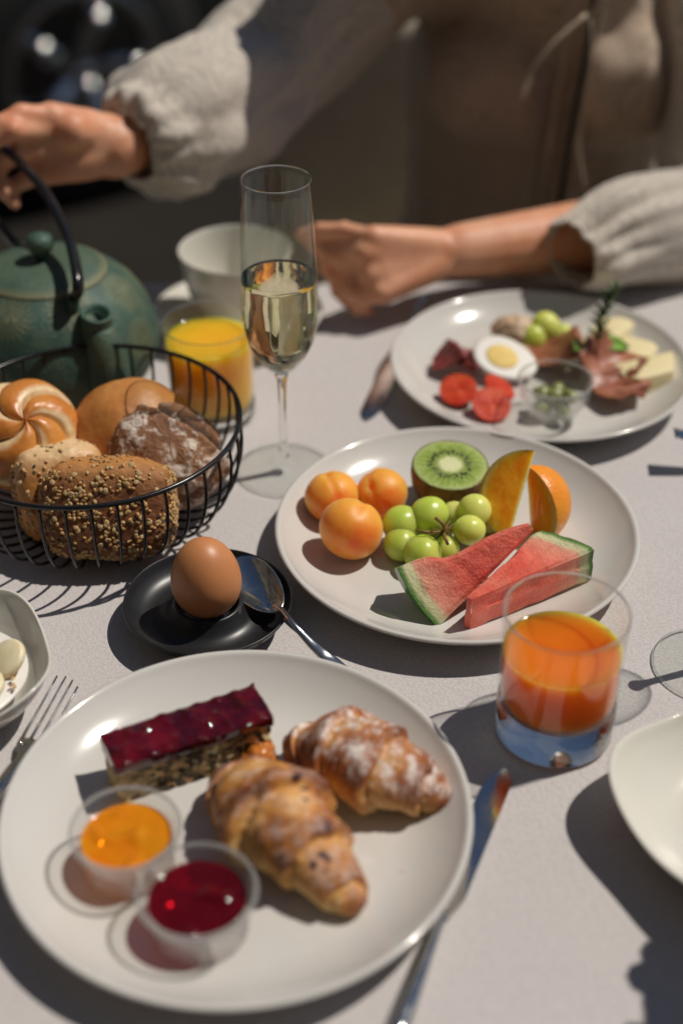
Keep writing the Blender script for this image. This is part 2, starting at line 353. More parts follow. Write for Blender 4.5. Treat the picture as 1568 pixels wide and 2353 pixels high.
# ================================================================== SETTING
def setting():
    t = NT('asphalt'); t.set(col=t.ramp(t.noise(3, 6), [(.3, (.016, .014, .012)), (.7, (.026, .023, .019))]), rough=.95, spec=.15); t.bump(t.noise(160, 4), .6, .004)
    m = MB(); m.add([(-60, -60, GZ-.12), (60, -60, GZ-.12), (60, 60, GZ-.12), (-60, 60, GZ-.12)], [(0, 1, 2, 3)]); tag(m.build('road', t.mat, smooth=False), kind='structure')
    t = NT('terrace_stone'); t.set(col=t.ramp(t.noise(4, 6), [(.3, (.017, .014, .011)), (.7, (.026, .021, .016))]), rough=.95, spec=.15); t.bump(t.noise(90, 4), .5, .003)
    m = MB(); m.box((0, -1.65, GZ-.09), (12, 8.0, .18)); tag(m.build('terrace', t.mat, bevel=.01), kind='structure')
setting()
def house(label, c, d, rot, cols, rows):  # unseen buildings, added to keep sky light off the table and the woman
    t = thing('building', label, 'building', (c[0], c[1], GZ-.12), (0, 0, rot)); st = mottled('dark_render_wall', (.10, .085, .07), (.13, .11, .09), 2, rough=.9, bs=.3, bd=.004, bscale=60); gl = simple('window_glass', (.02, .025, .03), .06, coat=.6); fr_ = simple('window_frame', (.25, .24, .22), .6)
    m = MB(); m.box((0, 0, d[2]/2), d); m.build('wall', st, t, bevel=.02)
    m = MB(); m.box((0, 0, d[2]+.15), (d[0]+.6, d[1]+.6, .3)); m.build('roof', simple('roof_tile', (.12, .05, .035), .8), t, bevel=.05)
    for i in range(cols):
        for k in range(rows):
            x = (i+.5)/cols*d[0]-d[0]/2; z = 1.2+k*3.0; m = MB()
            for ox, oz, w_, h_ in ((0, .0, 1.2, .08), (0, 1.5, 1.2, .08), (-.56, .75, .08, 1.42), (.56, .75, .08, 1.42), (0, .75, .05, 1.42)): m.box((x+ox, d[1]/2+.02, z+oz), (w_, .08, h_))
            w = m.build('window', fr_, t); m = MB(); m.box((x, d[1]/2+.012, z+.75), (1.04, .02, 1.42)); m.build('pane', gl, w)
house('dark rendered town house added out of view behind the camera to block sky light', (1, -9), (26, 6, 13), 0, 8, 4)
house('dark rendered town house added out of view left of the terrace to block sky light', (-9.5, 1), (22, 6, 12), -pi/2, 7, 4)

def parked_car():
    paint = simple('black_car_paint', (.006, .006, .007), .16, coat=1.0, coatr=.03); tyre = simple('tyre_rubber', (.012, .012, .012), .8)
    rim = simple('alloy_rim', (.7, .7, .72), .12, metal=1.0); win = simple('dark_car_window', (.008, .009, .01), .05, coat=.6)
    red = simple('red_rear_lamp', (.45, .008, .008), .15, coat=1.0, trans=.2); blk = simple('black_plastic', (.012, .012, .012), .6)
    t = thing('parked_car', 'black car parked at the kerb beyond the terrace, blurred in the upper left corner', 'car', (.04, 5.0, GZ-.12))
    # side outline (x along the car, z up), swept across its width with tumblehome
    prof = [(-2.25, .30), (-2.30, .55), (-2.22, .82), (-1.95, .93), (-1.30, .98), (-.75, 1.38), (-.2, 1.47), (.6, 1.44), (1.35, 1.16), (1.75, 1.02), (2.05, .92), (2.12, .62), (2.06, .30)]
    prof = [(-x, z) for x, z in prof]
    m = MB(); n = len(prof); ys = [-.90, -.88, -.78, 0, .78, .88, .90]; V = []
    for y in ys:
        for x, z in prof:
            k = 1.0 if z < .95 else 1-.30*(z-.95); inz = 1.0 if abs(y) < .87 else .985
            V.append((x*inz, y*k*(1 if z < .95 else .9), z if abs(y) < .87 else z-.01*(z > .5)))
    m.grid(V, len(ys), n, cv=True, flip=True); m.add(V[:n], [tuple(range(n))]); m.add(V[-n:], [tuple(range(n))[::-1]])
    m.build('body', paint, t, smooth='auto', bevel=.03)
    for sy in (-1, 1):
        for x0, x1, a, b in ((-.62, .12, 1.0, 1.36), (.18, 1.05, 1.0, 1.36)):
            m = MB(); m.add([(x0, sy*.905*.9, a), (x1, sy*.905*.9, a), (x1-.12*(x1 > .5), sy*.80*.97, b), (x0+.18*(x0 < 0), sy*.80*.97, b)], [(0, 1, 2, 3) if sy < 0 else (3, 2, 1, 0)])
            m.build('window', win, t, smooth=False, solid=.012)
        m = MB(); m.box((.1, sy*.905, .36), (2.2, .02, .10)); m.build('sill', blk, t, bevel=.01)
        m = MB(); m.tube([(x, sy*.912, .50) for x in np.linspace(-.95, .95, 12)], .012, 10); m.build('chrome_strip', rim, t)
        m = MB(); m.ball((-1.98, sy*.86, .56), (.05, .03, .035)); m.build('side_reflector', red, t)
        m = MB(); m.box((.14, sy*.912, .88), (.18, .02, .025)); m.build('door_handle', rim, t, bevel=.006)
    for x in (-1.42, 1.40):
        for sy in (-1, 1):
            w_ = bpy.data.objects.new('wheel', None); COL.objects.link(w_); w_.parent = t; w_.location = (x, sy*.84, .33); w_.rotation_euler = (-pi/2*sy, 0, 0)
            m = MB(); m.lathe([(.20, -.09), (.30, -.10), (.325, -.07), (.33, 0), (.325, .07), (.30, .10), (.20, .09)], 40); m.build('tyre', tyre, w_)
            m = MB(); m.lathe([(.205, -.08), (.205, .085), (.19, .09), (.185, .03), (0, .02)], 40)
            for k in range(5):
                a = 2*pi*k/5; m.box((.11*cos(a), .11*sin(a), .055), (.17, .045, .04), Matrix.Rotation(a, 3, 'Z'))
            m.ball((0, 0, .06), (.035, .035, .02))
            for k in range(5): m.ball((.134*cos(2*pi*k/5+2.5), .134*sin(2*pi*k/5+2.5), .085), .028, 24, 16)  # mirror balls added to the rim, sized to throw sun glints
            m.build('rim', rim, w_)
            m = MB(); m.tube([(.206*cos(a), .206*sin(a), .088) for a in np.linspace(0, 2*pi, 61)[:-1]], .006, 8, closed=True); m.build('rim_lip', rim, w_)
    for sy in (-1, 1):
        m = MB(); m.box((2.235, sy*.66, .74), (.07, .34, .15)); m.build('rear_lamp' , red, t, bevel=.03)
        m = MB(); m.ball((-2.08, sy*.66, .66), (.07, .16, .08)); m.build('headlight', win, t)
    m = MB(); m.box((2.30, 0, .52), (.02, .52, .11)); m.build('number_plate', simple('plate_white', (.6, .6, .58), .4), t, bevel=.005)
    m = MB(); m.box((2.27, 0, .36), (.10, 1.7, .14)); m.build('bumper', paint, t, bevel=.04)
    t.rotation_euler = (0, 0, R(34)); return t
parked_car()

def table():
    t = thing('table', 'dining table under a pale grey linen cloth, set for breakfast', 'table', (0, .72, GZ))
    m = MB()
    m.box((0, 0, -GZ-.022), (1.5, 1.09, .03)); m.build('tabletop', M['wood'], t, bevel=.004)
    for x in (-.66, .66):
        for y in (-.46, .46): m = MB(); m.box((x, y, (-GZ-.037)/2), (.06, .06, -GZ-.037)); m.build('leg', M['wood'], t, bevel=.004)
    # the cloth, lying on it with its drop on all sides
    m = MB(); nx, ny = 200, 150; V = []
    X = np.linspace(-1, 1, nx); Y = np.linspace(-1, 1, ny)
    def edge(u, half, drop):
        s = u*(half+drop)
        if abs(s) <= half: return s, 0.0
        return math.copysign(half+.006, s), -(abs(s)-half)
    for x in X:
        for y in Y:
            px, dx = edge(x, .765, .24); py, dy = edge(y, .555, .24); z = min(dx, dy)
            if z < 0:
                k = min(1, -z/.08); f = .012*sin(38*px+3*sin(9*py))+.012*sin(33*py+2)
                if dy < 0: py += math.copysign(abs(f)*k, py)
                if dx < 0: px += math.copysign(abs(f)*k, px)
            else: z = -.0008+.0008*nz((px*3.2, py*3.2, 0), 1.0)
            V.append((px, py, z))
    m.grid(V, nx, ny)
    c = m.build('tablecloth', M['cloth'], loc=(0, .72, 0)); tag(c, 'pale grey woven linen cloth spread over the whole table', 'tablecloth')
table()

# ------------------------------------------------------------------ plates
def plate_prof(r, h, foot=.6, flat=.66, th=.004, z0=.0055):
    p = [(0, .0025), (r*foot-.004, .0025), (r*foot-.003, 0), (r*foot+.001, 0), (r*foot+.003, .0025)]
    for k in range(1, 9): t = k/8; p.append((r*foot+.003+(r-.002-r*foot-.003)*t, .0025+(h-.0035)*t**1.9))
    p += [(r-.0006, h-.0012), (r, h), (r-.0006, h+.0012), (r-.0022, h+.0016), (r-.004, h+.0008)]
    for k in range(10, -1, -1):
        t = k/10; p.append((r*flat+(r-.005-r*flat)*t, z0+(h-.0005-z0)*t**2.0))
    p += [(r*flat*.5, z0), (0, z0)]; return p
def plate(label, c, r, h, group='large white china plates'):
    m = MB(); m.lathe(plate_prof(r, h), 128); o = m.build('plate', M['china'], loc=(c[0], c[1], .0005)); tag(o, label, 'plate', group); return o
P1, P2, P3 = (-.0599, .5625), (.0838, .8362), (.1723, 1.0777)
plate('round white china plate nearest the camera, carrying cake, croissants and two jams', P1, .1352, .024)
plate('round white china plate in the middle, carrying the cut fruit and grapes', P2, .1323, .0235)
plate('round white china plate in front of the woman, carrying ham, egg, tomato and cheese', P3, .1303, .0235)
PZ = .0062       # height of the flat of a plate

# ------------------------------------------------------------------ wire basket with bread
BC = (-.1862, .889)
def bowl_curve(rr=.111, h=.081):
    return spline([(rr, 0, h), (.1122, 0, .063), (.1085, 0, .040), (.098, 0, .020), (.080, 0, .008), (.060, 0, .0045), (.030, 0, .004), (.012, 0, .004)], 26)
def basket():
    t = thing('bread_basket', 'round black wire basket full of bread rolls', 'basket', (*BC, 0))
    cv = bowl_curve(); m = MB(); m.tube(cv, .00125, 7); w0 = m.build('wire', M['wire'], t)
    for k in range(1, 40):
        o = w0.copy(); COL.objects.link(o); o.parent = t; o.rotation_euler = (0, 0, 2*pi*k/40)
    def ring(r, z, rad, name='ring'):
        m = MB(); m.tube([(r*cos(a), r*sin(a), z) for a in np.linspace(0, 2*pi, 121)[:-1]], rad, 8, closed=True); m.build(name, M['wire'], t)
    ring(.1115, .0812, .0019, 'rim'); ring(.060, .0022, .0016, 'base_ring'); ring(.034, .0025, .0012, 'base_ring'); ring(.0125, .003, .0013, 'base_ring')
basket()

def kaiser():
    c = at(57, 1005, .056); ax = Vector((.22, -.55, .80)); rot = axes((1, 0, 0), ax)
    def f(d):
        t = math.acos(max(-1, min(1, d.z))); a = math.atan2(d.y, d.x)
        s = (a*5/(2*pi) + .95*t + .35) % 1; e = min(s, 1-s); fade = smooth(1.75, 1.1, t); core = smooth(.0, .35, t)
        g = math.exp(-(e/.075)**2)*fade; band = smooth(.21, .10, s if s < .5 else 1-s*1.0)*fade
        band = max(band*.0, smooth(.34, .16, s)*fade*smooth(-.02, .03, s)); g2 = math.exp(-((s)/.05)**2)*fade+math.exp(-((1-s)/.05)**2)*fade
        lobe = .10*sin(pi*s)*fade
        return 1-.13*min(1, g2)+lobe-.06*(1-core)+.02*nz(d, 3)+.006*nz(d, 12), max(0, min(1, max(band, min(1, g2))*(.85+.4*nz(d, 9))))
    m = MB(); m.ball((0, 0, 0), (.0425, .0425, .034), 240, 130, f, rot)
    tag(m.build('kaiser_roll', M['kaiser'], loc=c), 'glossy golden star-cut kaiser roll at the left of the bread basket', 'bread roll', 'rolls in the bread basket')
kaiser()
def plainroll():
    c = at(296, 985, .056)
    def f(d): return 1+.03*nz(d, 2.2)+.008*nz(d, 9), 0
    m = MB(); m.ball((0, 0, 0), (.044, .040, .036), 120, 70, f, axes((1, .2, .1), (-.15, -.35, 1)))
    tag(m.build('plain_roll', M['plainroll'], loc=c), 'smooth plain golden round roll behind the floury dark roll', 'bread roll', 'rolls in the bread basket')
plainroll()
def rye():
    c = at(384, 1045, .050); rot = axes((1, -.25, -.28), (.22, -.62, .72))
    def f(d):
        # one long split across the top shoulder with a raised lip
        k = d.y*.9+.15*d.x+.04*nz(d, 5) -.52; g = math.exp(-(k/.10)**2)*smooth(-.8, -.2, d.z+.4)
        lip = math.exp(-((k+.16)/.08)**2)
        return 1+.05*nz(d, 2.1, 3)+.022*nz(d, 7)+.012*fr(d, 18)-.17*g+.06*lip, min(1, g*1.2)
    m = MB(); m.ball((0, 0, 0), (.0460, .040, .036), 200, 120, f, rot)
    tag(m.build('rye_roll', M['rye'], loc=c), 'dark rye roll dusted with flour and split across the top', 'bread roll', 'rolls in the bread basket')
rye()
def seeded(name, c, dims, rot, label, nseed, matk='seedroll', top=True):
    a, b, h = dims
    t = thing(name, label, 'bread roll', c, (0, 0, 0), 'rolls in the bread basket')
    def f(d):
        p = 3.6; k = (abs(d.x)**p+abs(d.y)**p+abs(d.z)**p)**(-1/p)
        cen = smooth(.2, 1.0, d.z) if top else 0
        return k*(1+.03*nz(d, 2.4, 5)+.014*nz(d, 8)+.008*fr(d, 20)), cen
    m = MB(); m.ball((0, 0, 0), (a, b, h), 170, 110, f, rot); m.build('crust', M[matk], t)
    # seeds: half sunk in the crust
    groups = {'sesame': MB(), 'oat': MB(), 'poppy': MB()}; r_ = np.random.default_rng(int(a*1e5))
    for i in range(nseed):
        d = Vector(r_.normal(size=3)).normalized(); k, _ = f(d); 
        if top and d.z > .62 and r_.random() < .8: continue
        p = Vector((d.x*a, d.y*b, d.z*h))*k
        if nz(p, 45) < -.18 and r_.random() < .7: continue
        e = 1e-2; d1 = (d+Vector((e, e*.3, 0))).normalized(); d2 = (d+Vector((0, e, e*.5))).normalized()
        q1 = Vector((d1.x*a, d1.y*b, d1.z*h))*f(d1)[0]-p; q2 = Vector((d2.x*a, d2.y*b, d2.z*h))*f(d2)[0]-p
        n = q1.cross(q2).normalized(); n = n if n.dot(p) > 0 else -n
        tt = Vector(r_.normal(size=3)); rr = rot @ axes(tt, n+.25*Vector(r_.normal(size=3)))
        u = r_.random(); g = 'sesame' if u < .62 else ('oat' if u < .86 else 'poppy')
        s = {'sesame': (.0019, .0012, .0008), 'oat': (.0024, .0018, .0007), 'poppy': (.0012, .0008, .0006)}[g]; sc_ = .75+.55*r_.random()
        groups[g].ball(rot @ p + (rot @ n)*.0004, tuple(x*sc_ for x in s), 7, 5, lambda d: (1-.18*max(0, d.x), 0), rr)
    for g, mb in groups.items():
        if mb.v: tag(mb.build({'sesame': 'sesame_seeds', 'oat': 'oat_flakes', 'poppy': 'dark_seeds'}[g], M[g], t, weld=False), kind='stuff')
    return t
seeded('seeded_roll', at(252, 1165, .040), (.0475, .026, .036), axes((1, .03, -.01), (.0, .42, .9)), 'chunky brown roll thickly crusted with sesame seeds and oats, foremost in the basket', 2600)
seeded('seeded_roll', at(135, 1145, .036)+Vector((0, .012, 0)), (.034, .024, .035), axes((1, .4, .05), (-.1, .35, .9)), 'paler seeded roll mostly hidden behind the sesame roll, low in the basket', 700, 'plainroll')

# ------------------------------------------------------------------ egg, black dish, spoon
EC = (-.0915, .7560)
def egg():
    m = MB(); pr = []
    n = 40; r = .0240
    for i in range(n+1):
        t = pi*i/n; z = -cos(t); a = .0262 if z < 0 else .0325
        pr.append((r*sin(t)*(1-.035*max(0, z)), z*a))
    m.lathe(pr, 72); tag(m.build('egg', M['egg'], loc=(EC[0], EC[1]-.002, .0375), rot=(R(-4), R(-3), 0)), 'brown boiled egg standing upright in the black dish', 'egg')
    # dish: low bowl with a raised ring in the middle
    p = [(0, .002), (.034, .002), (.036, 0), (.039, 0), (.046, .004), (.0525, .0105), (.0572, .0175), (.0580, .0190), (.0572, .0200), (.0562, .0190),
         (.0530, .0140), (.048, .0093), (.042, .0068), (.036, .0066), (.030, .0090), (.0255, .0142), (.0236, .0176), (.0222, .0184), (.0208, .0176), (.0185, .0115), (.0145, .0070), (0, .0060)]
    q = [Vector((r, z, 0)) for r, z in p]; q = [(max(v.x, 0), v.y) for v in spline(q, 90)]
    m = MB(); m.lathe(q, 120); tag(m.build('egg_dish', M['blackceramic'], loc=(*EC, .0003)), 'matte black round dish with a raised ring holding the egg', 'egg dish')
egg()
def spoon(name, label, pts, bowl_c, bl, bw, xdir, nrm, depth, wid, cat='spoon', group=None):
    """bowl: ellipse bl x bw (x along xdir), hollow towards nrm; handle: ribbon through pts with half widths wid"""
    t = thing(name, label, cat, bowl_c, group=group); B = Vector(bowl_c); rot = axes(xdir, nrm); m = MB(); nr, na = 14, 48
    for side, off in ((1, 0.0), (-1, -.0009)):
        V = []
        for i in range(nr+1):
            s = i/nr
            for j in range(na):
                a = 2*pi*j/na; x = s*cos(a)*bl*(1+.0*cos(a)); y = s*sin(a)*bw*(1-.16*cos(a))
                z = -depth*(1-s**2.3)+off*(1 if s < .999 else .6)
                V.append(rot @ Vector((x, y, z)))
        m.grid(V, nr+1, na, cv=True, flip=(side > 0))
    o = len(m.v)-na; o1 = (nr+1)*na-na
    m.f += [(o1+j, o1+(j+1) % na, o+(j+1) % na, o+j) for j in range(na)]
    m.build('bowl', M['steel'], t)
    P = [Vector(p)-B for p in spline(pts, 40)]; W = np.interp(np.linspace(0, 1, 40), np.linspace(0, 1, len(wid)), wid)
    m = MB(); up = rot @ Vector((0, 0, 1)); V = []
    for i in range(40):
        tdir = (P[min(i+1, 39)]-P[max(i-1, 0)]).normalized(); sd = tdir.cross(up).normalized(); nn = sd.cross(tdir)
        for k in range(10):
            a = 2*pi*k/10; V.append(P[i]+sd*cos(a)*W[i]+nn*sin(a)*(.0011 if i < 36 else .0008))
    m.grid(V, 40, 10, cv=True); m.add(V[:10], [tuple(range(10))]); m.add(V[-10:], [tuple(range(10))[::-1]]); m.build('handle', M['steel'], t)
    return t
s0 = at(587, 1342, .0175); s1 = at(540, 1292, .0205); s2 = at(636, 1394, .0215)
xd = (s2-s1).normalized()
spoon('teaspoon', 'steel teaspoon lying in the black dish beside the egg, handle over its edge',
      [s2-xd*.004, at(650, 1403, .0245), at(672, 1432, .0245), at(715, 1478, .016), at(752, 1512, .008), at(800, 1556, .0035)], (s1+s2)/2, (s2-s1).length/2, .0165, xd, (-.10, -.22, 1), .0062, [.0026, .0017, .0020, .0034, .0048, .0055])

# ------------------------------------------------------------------ fruit on the middle plate
def apricot(px, py, r, ax, label):
    c = at(px, py, PZ+r*.96)
    def f(d):
        g = math.exp(-(d.x/.16)**2)*smooth(-.3, .5, d.z); dim = math.exp(-((d.x**2+d.y**2)/.03))*(d.z > 0)
        return 1-.06*g-.14*dim+.028*nz(d, 1.5, r*900), 0
    m = MB(); m.ball((0, 0, 0), (r*1.02, r*1.0, r*.95), 72, 44, f, axes((1, .3, 0), ax))
    tag(m.build('apricot', M['apricot'], loc=c), label, 'apricot', 'apricots on the fruit plate')
apricot(762, 1140, .0200, (-.2, .2, 1), 'apricot at the far left of the fruit plate')
apricot(876, 1133, .0193, (-.55, -.55, .75), 'apricot with its stalk dimple showing, nearest the kiwi')
apricot(806, 1214, .0230, (.4, .8, .4), 'largest apricot, in front of the other two')
def kiwi():
    top = at(1034, 1068, .040); t = thing('kiwi_half', 'halved kiwi standing cut side up at the back of the fruit plate', 'kiwi', top, (R(9), R(2), 0))
    r = .0288; m = MB(); n = 40; V = []; MM = []
    for i in range(n+1):
        s = i/n
        for j in range(96): a = 2*pi*j/96; V.append((s*r*cos(a), s*r*sin(a)*.96, .0008*(1-s**6)+.0002*sin(a*7)*s)); MM.append(s)
    m.grid(V, n+1, 96, cv=True, m=MM); m.build('flesh', M['kiwi'], t)
    m = MB(); m.lathe([(0, -.0355), (.010, -.0352), (.018, -.033), (.0245, -.027), (.028, -.018), (.0295, -.008), (.0292, -.001), (.0287, .0002)], 72, lambda p, a, k: (p[0], p[1]*.96, p[2])); m.build('skin', M['kiwiskin'], t)
    m = MB(); q = np.random.default_rng(3)
    for k in range(64):
        a = 2*pi*k/64+q.normal()*.05; rr = r*(.40+.13*q.random()+.05*(k % 2)); m.ball((rr*cos(a), rr*sin(a)*.96, .0007), (.0016, .0007, .0005), 8, 6, None, Matrix.Rotation(a, 3, 'Z'))
    tag(m.build('seeds', M['seed'], t, weld=False), kind='stuff')
kiwi()
def orange_wedge(c, Rr, half, rot, label, h=1.0):
    t = thing('orange_wedge', label, 'orange wedge', c, group='orange wedges on the fruit plate'); nl = 40; na = 16
    off = Vector((-Rr*.55, 0, 0))
    m = MB()
    for sgn in (-1, 1):      # the two cut faces
        V = []; MM = []
        for i in range(nl+1):
            th = pi*i/nl
            for k in range(13):
                s = k/12; x = Rr*sin(th)*s; z = Rr*cos(th)*h; a = sgn*half
                bul = .0012*nz((x*40, z*40, sgn), 1.5)*(1-s)*sin(th)*4*s
                V.append(rot @ (Vector((x*cos(a), x*sin(a)+bul*sgn, z))+off)); MM.append(s*min(1, sin(th)*1.0+.0) if False else s)
        m.grid(V, nl+1, 13, m=MM, flip=sgn > 0)
    V = []
    for i in range(nl+1):
        th = pi*i/nl
        for k in range(na+1): a = -half+2*half*k/na; x = Rr*sin(th); V.append(rot @ (Vector((x*cos(a), x*sin(a), Rr*cos(th)*h))+off))
    m.grid(V, nl+1, na+1, m=[1.0]*len(V)); m.build('flesh', M['orange'], t)
    m = MB(); V = []
    for i in range(nl+1):
        th = pi*i/nl
        for k in range(na+1):
            a = -half+2*half*k/na; x = Rr*sin(th)*1.004; V.append(rot @ (Vector((x*cos(a), x*sin(a), Rr*cos(th)*h*1.004))+off))
    m.grid(V, nl+1, na+1); m.build('peel', M['peel'], t)
    return t
orange_wedge(at(1160, 1130, .0385), .0335, R(27), axes((-.35, 1, .1), (.30, .62, .80)), 'upright orange wedge showing its cut flesh, between the kiwi and the other wedge')
orange_wedge(at(1266, 1160, .030), .0310, R(36), axes((.85, -.30, .1), (-.12, .15, 1)), 'shorter orange wedge turned with its peel outward, at the right of the fruit plate')
def grapes():
    t = thing('grape_bunch', 'small bunch of pale green grapes in the middle of the fruit plate', 'grapes', at(1010, 1225, .006)); B = t.location
    G = [(922, 1203, .026, 44), (985, 1182, .031, 41), (1042, 1182, .026, 34), (1089, 1172, .034, 38), (1077, 1217, .030, 35), (920, 1248, .0185, 43), (970, 1272, .019, 43), (1022, 1262, .018, 34), (1010, 1212, .012, 34), (1120, 1190, .016, 34), (960, 1215, .012, 36)]
    s = (at(1018, 1222, .028)-B)
    for i, (x, y, z, r) in enumerate(G):
        p = at(x, y, z); dist = math.sqrt(p.x**2+p.y**2+(p.z-CH)**2); rr = r/FL*dist*(1+.07*sin(i*2.3))
        d = Vector((.8*nz((i*3.1, 0, 0), 1), nz((0, i*2.7, 0), 1), nz((0, 0, i*1.9), 1)))+Vector((.4, .1, .1))
        m = MB(); m.ball((0, 0, 0), (rr*(1.04+.05*sin(i*1.7)), rr*.97, rr*.96), 44, 28, lambda d, i=i: (1+.02*nz(d, 1.6, i), 0), axes(d, (d.y, -d.x, .6))); m.build('grape', M['grape'], t, loc=p-B)
        if i < 8:
            q = (s+(p-B))/2+Vector((0, 0, .001)); e = (p-B)+(s-(p-B)).normalized()*rr*.9
            m = MB(); m.tube(spline([s, q, e], 8), [.0006]*7+[.0011], 6); m.build('stalk', M['stem'], t)
    m = MB(); m.tube(spline([at(1000, 1190, .044)-B, at(1018, 1205, .042)-B, s, at(1022, 1236, .034)-B, at(1028, 1250, .030)-B], 14), .0013, 7); m.tube(spline([s, at(980, 1222, .036)-B, at(955, 1218, .034)-B], 10), .0010, 6); m.build('stem', M['stem'], t)
grapes()
def melon(T, A, B, th, label, trunc=.12, notch=None, seed=0):
    T, A, B = Vector(T), Vector(A), Vector(B); t = thing('watermelon_slice', label, 'watermelon', T, group='watermelon slices on the fruit plate')
    a, b = A-T, B-T; om = a.angle(b); n = a.cross(b).normalized(); n = n if n.z > 0 else -n
    # keep the cut face true: n is its normal, the slice goes down from it by th
    nu, nr, nk = 44, 70, 8; rows = []
    def pt(u, r, k):
        v = (a*sin((1-u)*om)+b*sin(u*om))/sin(om); L = a.length*(1-u)+b.length*u; v = v.normalized()*L
        rr = r
        if notch: rr = r
        p = v*rr
        sink = 0.0
        if notch: # a scooped bite on the upper cut edge
            sink = notch[1]*math.exp(-((r-notch[0])/.16)**2)*smooth(.25, 0, u)
        p = p + (b.normalized())*sink
        w_ = .0013*fr(p+Vector((seed, 0, 0)), 60)+.0026*nz(p, 22, seed)-.0022*(smooth(.10, 0, u)+smooth(.90, 1, u))*(k < .5)
        return p - n*(th*k) + n*w_*(1 if k < .5 else -1) + (a.cross(n).normalized()*(-w_ if u < .5 else w_))*0.5
    m = MB()
    for kk, fl in ((0, False), (1, True)):
        V = []; MM = []
        for i in range(nu+1):
            for j in range(nr+1): r = trunc+(1-trunc)*j/nr; V.append(pt(i/nu, r, kk)); MM.append(r)
        m.grid(V, nu+1, nr+1, m=MM, flip=fl)
    for u, fl in ((0, False), (1, True)):
        V = []; MM = []
        for k in range(nk+1):
            for j in range(nr+1): r = trunc+(1-trunc)*j/nr; V.append(pt(u, r, k/nk)); MM.append(r)
        m.grid(V, nk+1, nr+1, m=MM, flip=not fl)
    V = []; MM = []
    for k in range(nk+1):
        for i in range(nu+1): V.append(pt(i/nu, trunc, k/nk)); MM.append(trunc)
    m.grid(V, nk+1, nu+1, m=MM, flip=False)
    m.grid([pt(i/nu, 1.0, k/nk) for k in range(nk+1) for i in range(nu+1)], nk+1, nu+1, m=[1.0]*((nk+1)*(nu+1)), flip=True); m.build('flesh', M['melon'], t, smooth='auto')
    m = MB(); V = []
    for k in range(nk+1):
        for i in range(nu+1): V.append(pt(i/nu, 1.004, k/nk))
    m.grid(V, nk+1, nu+1, flip=True); m.build('rind', M['rind'], t)
    return t
melon(at(1052, 1392, .034), at(1228, 1212, .041), at(1364, 1262, .039), .028, 'watermelon slice lying flat behind the juice glass, green rind to the right', .10, seed=3)
melon(at(1248, 1192, .062), at(914, 1306, .040), at(1004, 1438, .0075), .021, 'watermelon slice leaning on the other one, green rind to the left', .10, (.55, .012), seed=8)

# ------------------------------------------------------------------ sweet things on the near plate
def cake():
    A = at(228, 1690, .037); B = at(566, 1568, .037); C = at(628, 1650, .037); t = thing('cake_slice', 'bar of nut cake with dark red berry glaze on the near plate', 'cake', (0, 0, 0))
    ux = (C-at(272, 1765, .037)); L = ux.length; ux.normalize(); W_ = .029; uy = Vector((-ux.y, ux.x, 0)); c = (A+C)/2; c.z = PZ; t.location = c; t.rotation_euler = (0, 0, math.atan2(ux.y, ux.x))
    def block(x, y, z0, z1, amp, n, name, mat, bulge=0, rr=.0):
        m = MB(); N = (n, max(4, int(n*y/x)), max(4, int(n*(z1-z0)/x)))
        for ax in range(3):
            for s in (-1, 1):
                i1, i2 = [k for k in range(3) if k != ax]; V = []; MM = []
                for i in range(N[i1]+1):
                    for j in range(N[i2]+1):
                        q = [0, 0, 0]; q[ax] = s; q[i1] = 2*i/N[i1]-1; q[i2] = 2*j/N[i2]-1
                        p = Vector((q[0]*x/2, q[1]*y/2, (z0+z1)/2+q[2]*(z1-z0)/2))
                        d = Vector((nz(p, 160, 1), nz(p, 160, 7), nz(p, 160, 13)))*amp + Vector((nz(p, 45, 2), nz(p, 45, 5), nz(p, 50, 9)))*amp*1.3
                        if bulge: d.z += (bulge*(1-q[0]**4)*(1-q[1]**4)+.0034*max(0, nz(p, 130, 4))**1.2)*(q[2] > .9)
                        V.append(p+d); MM.append(smooth(.75, 1.0, abs(q[2]))*.0+smooth(-.55, -.95, q[0])*.8)
                fl = (s > 0) ^ (ax == 1); m.grid(V, N[i1]+1, N[i2]+1, m=MM, flip=not fl)
        return m.build(name, mat, t, smooth=True, weld=True)
    block(L, W_, 0, .026, .0017, 120, 'crumb', M['crumb']); block(L+.002, W_+.002, .0255, .0318, .0004, 80, 'glaze', M['glaze'], bulge=.0014)
cake()
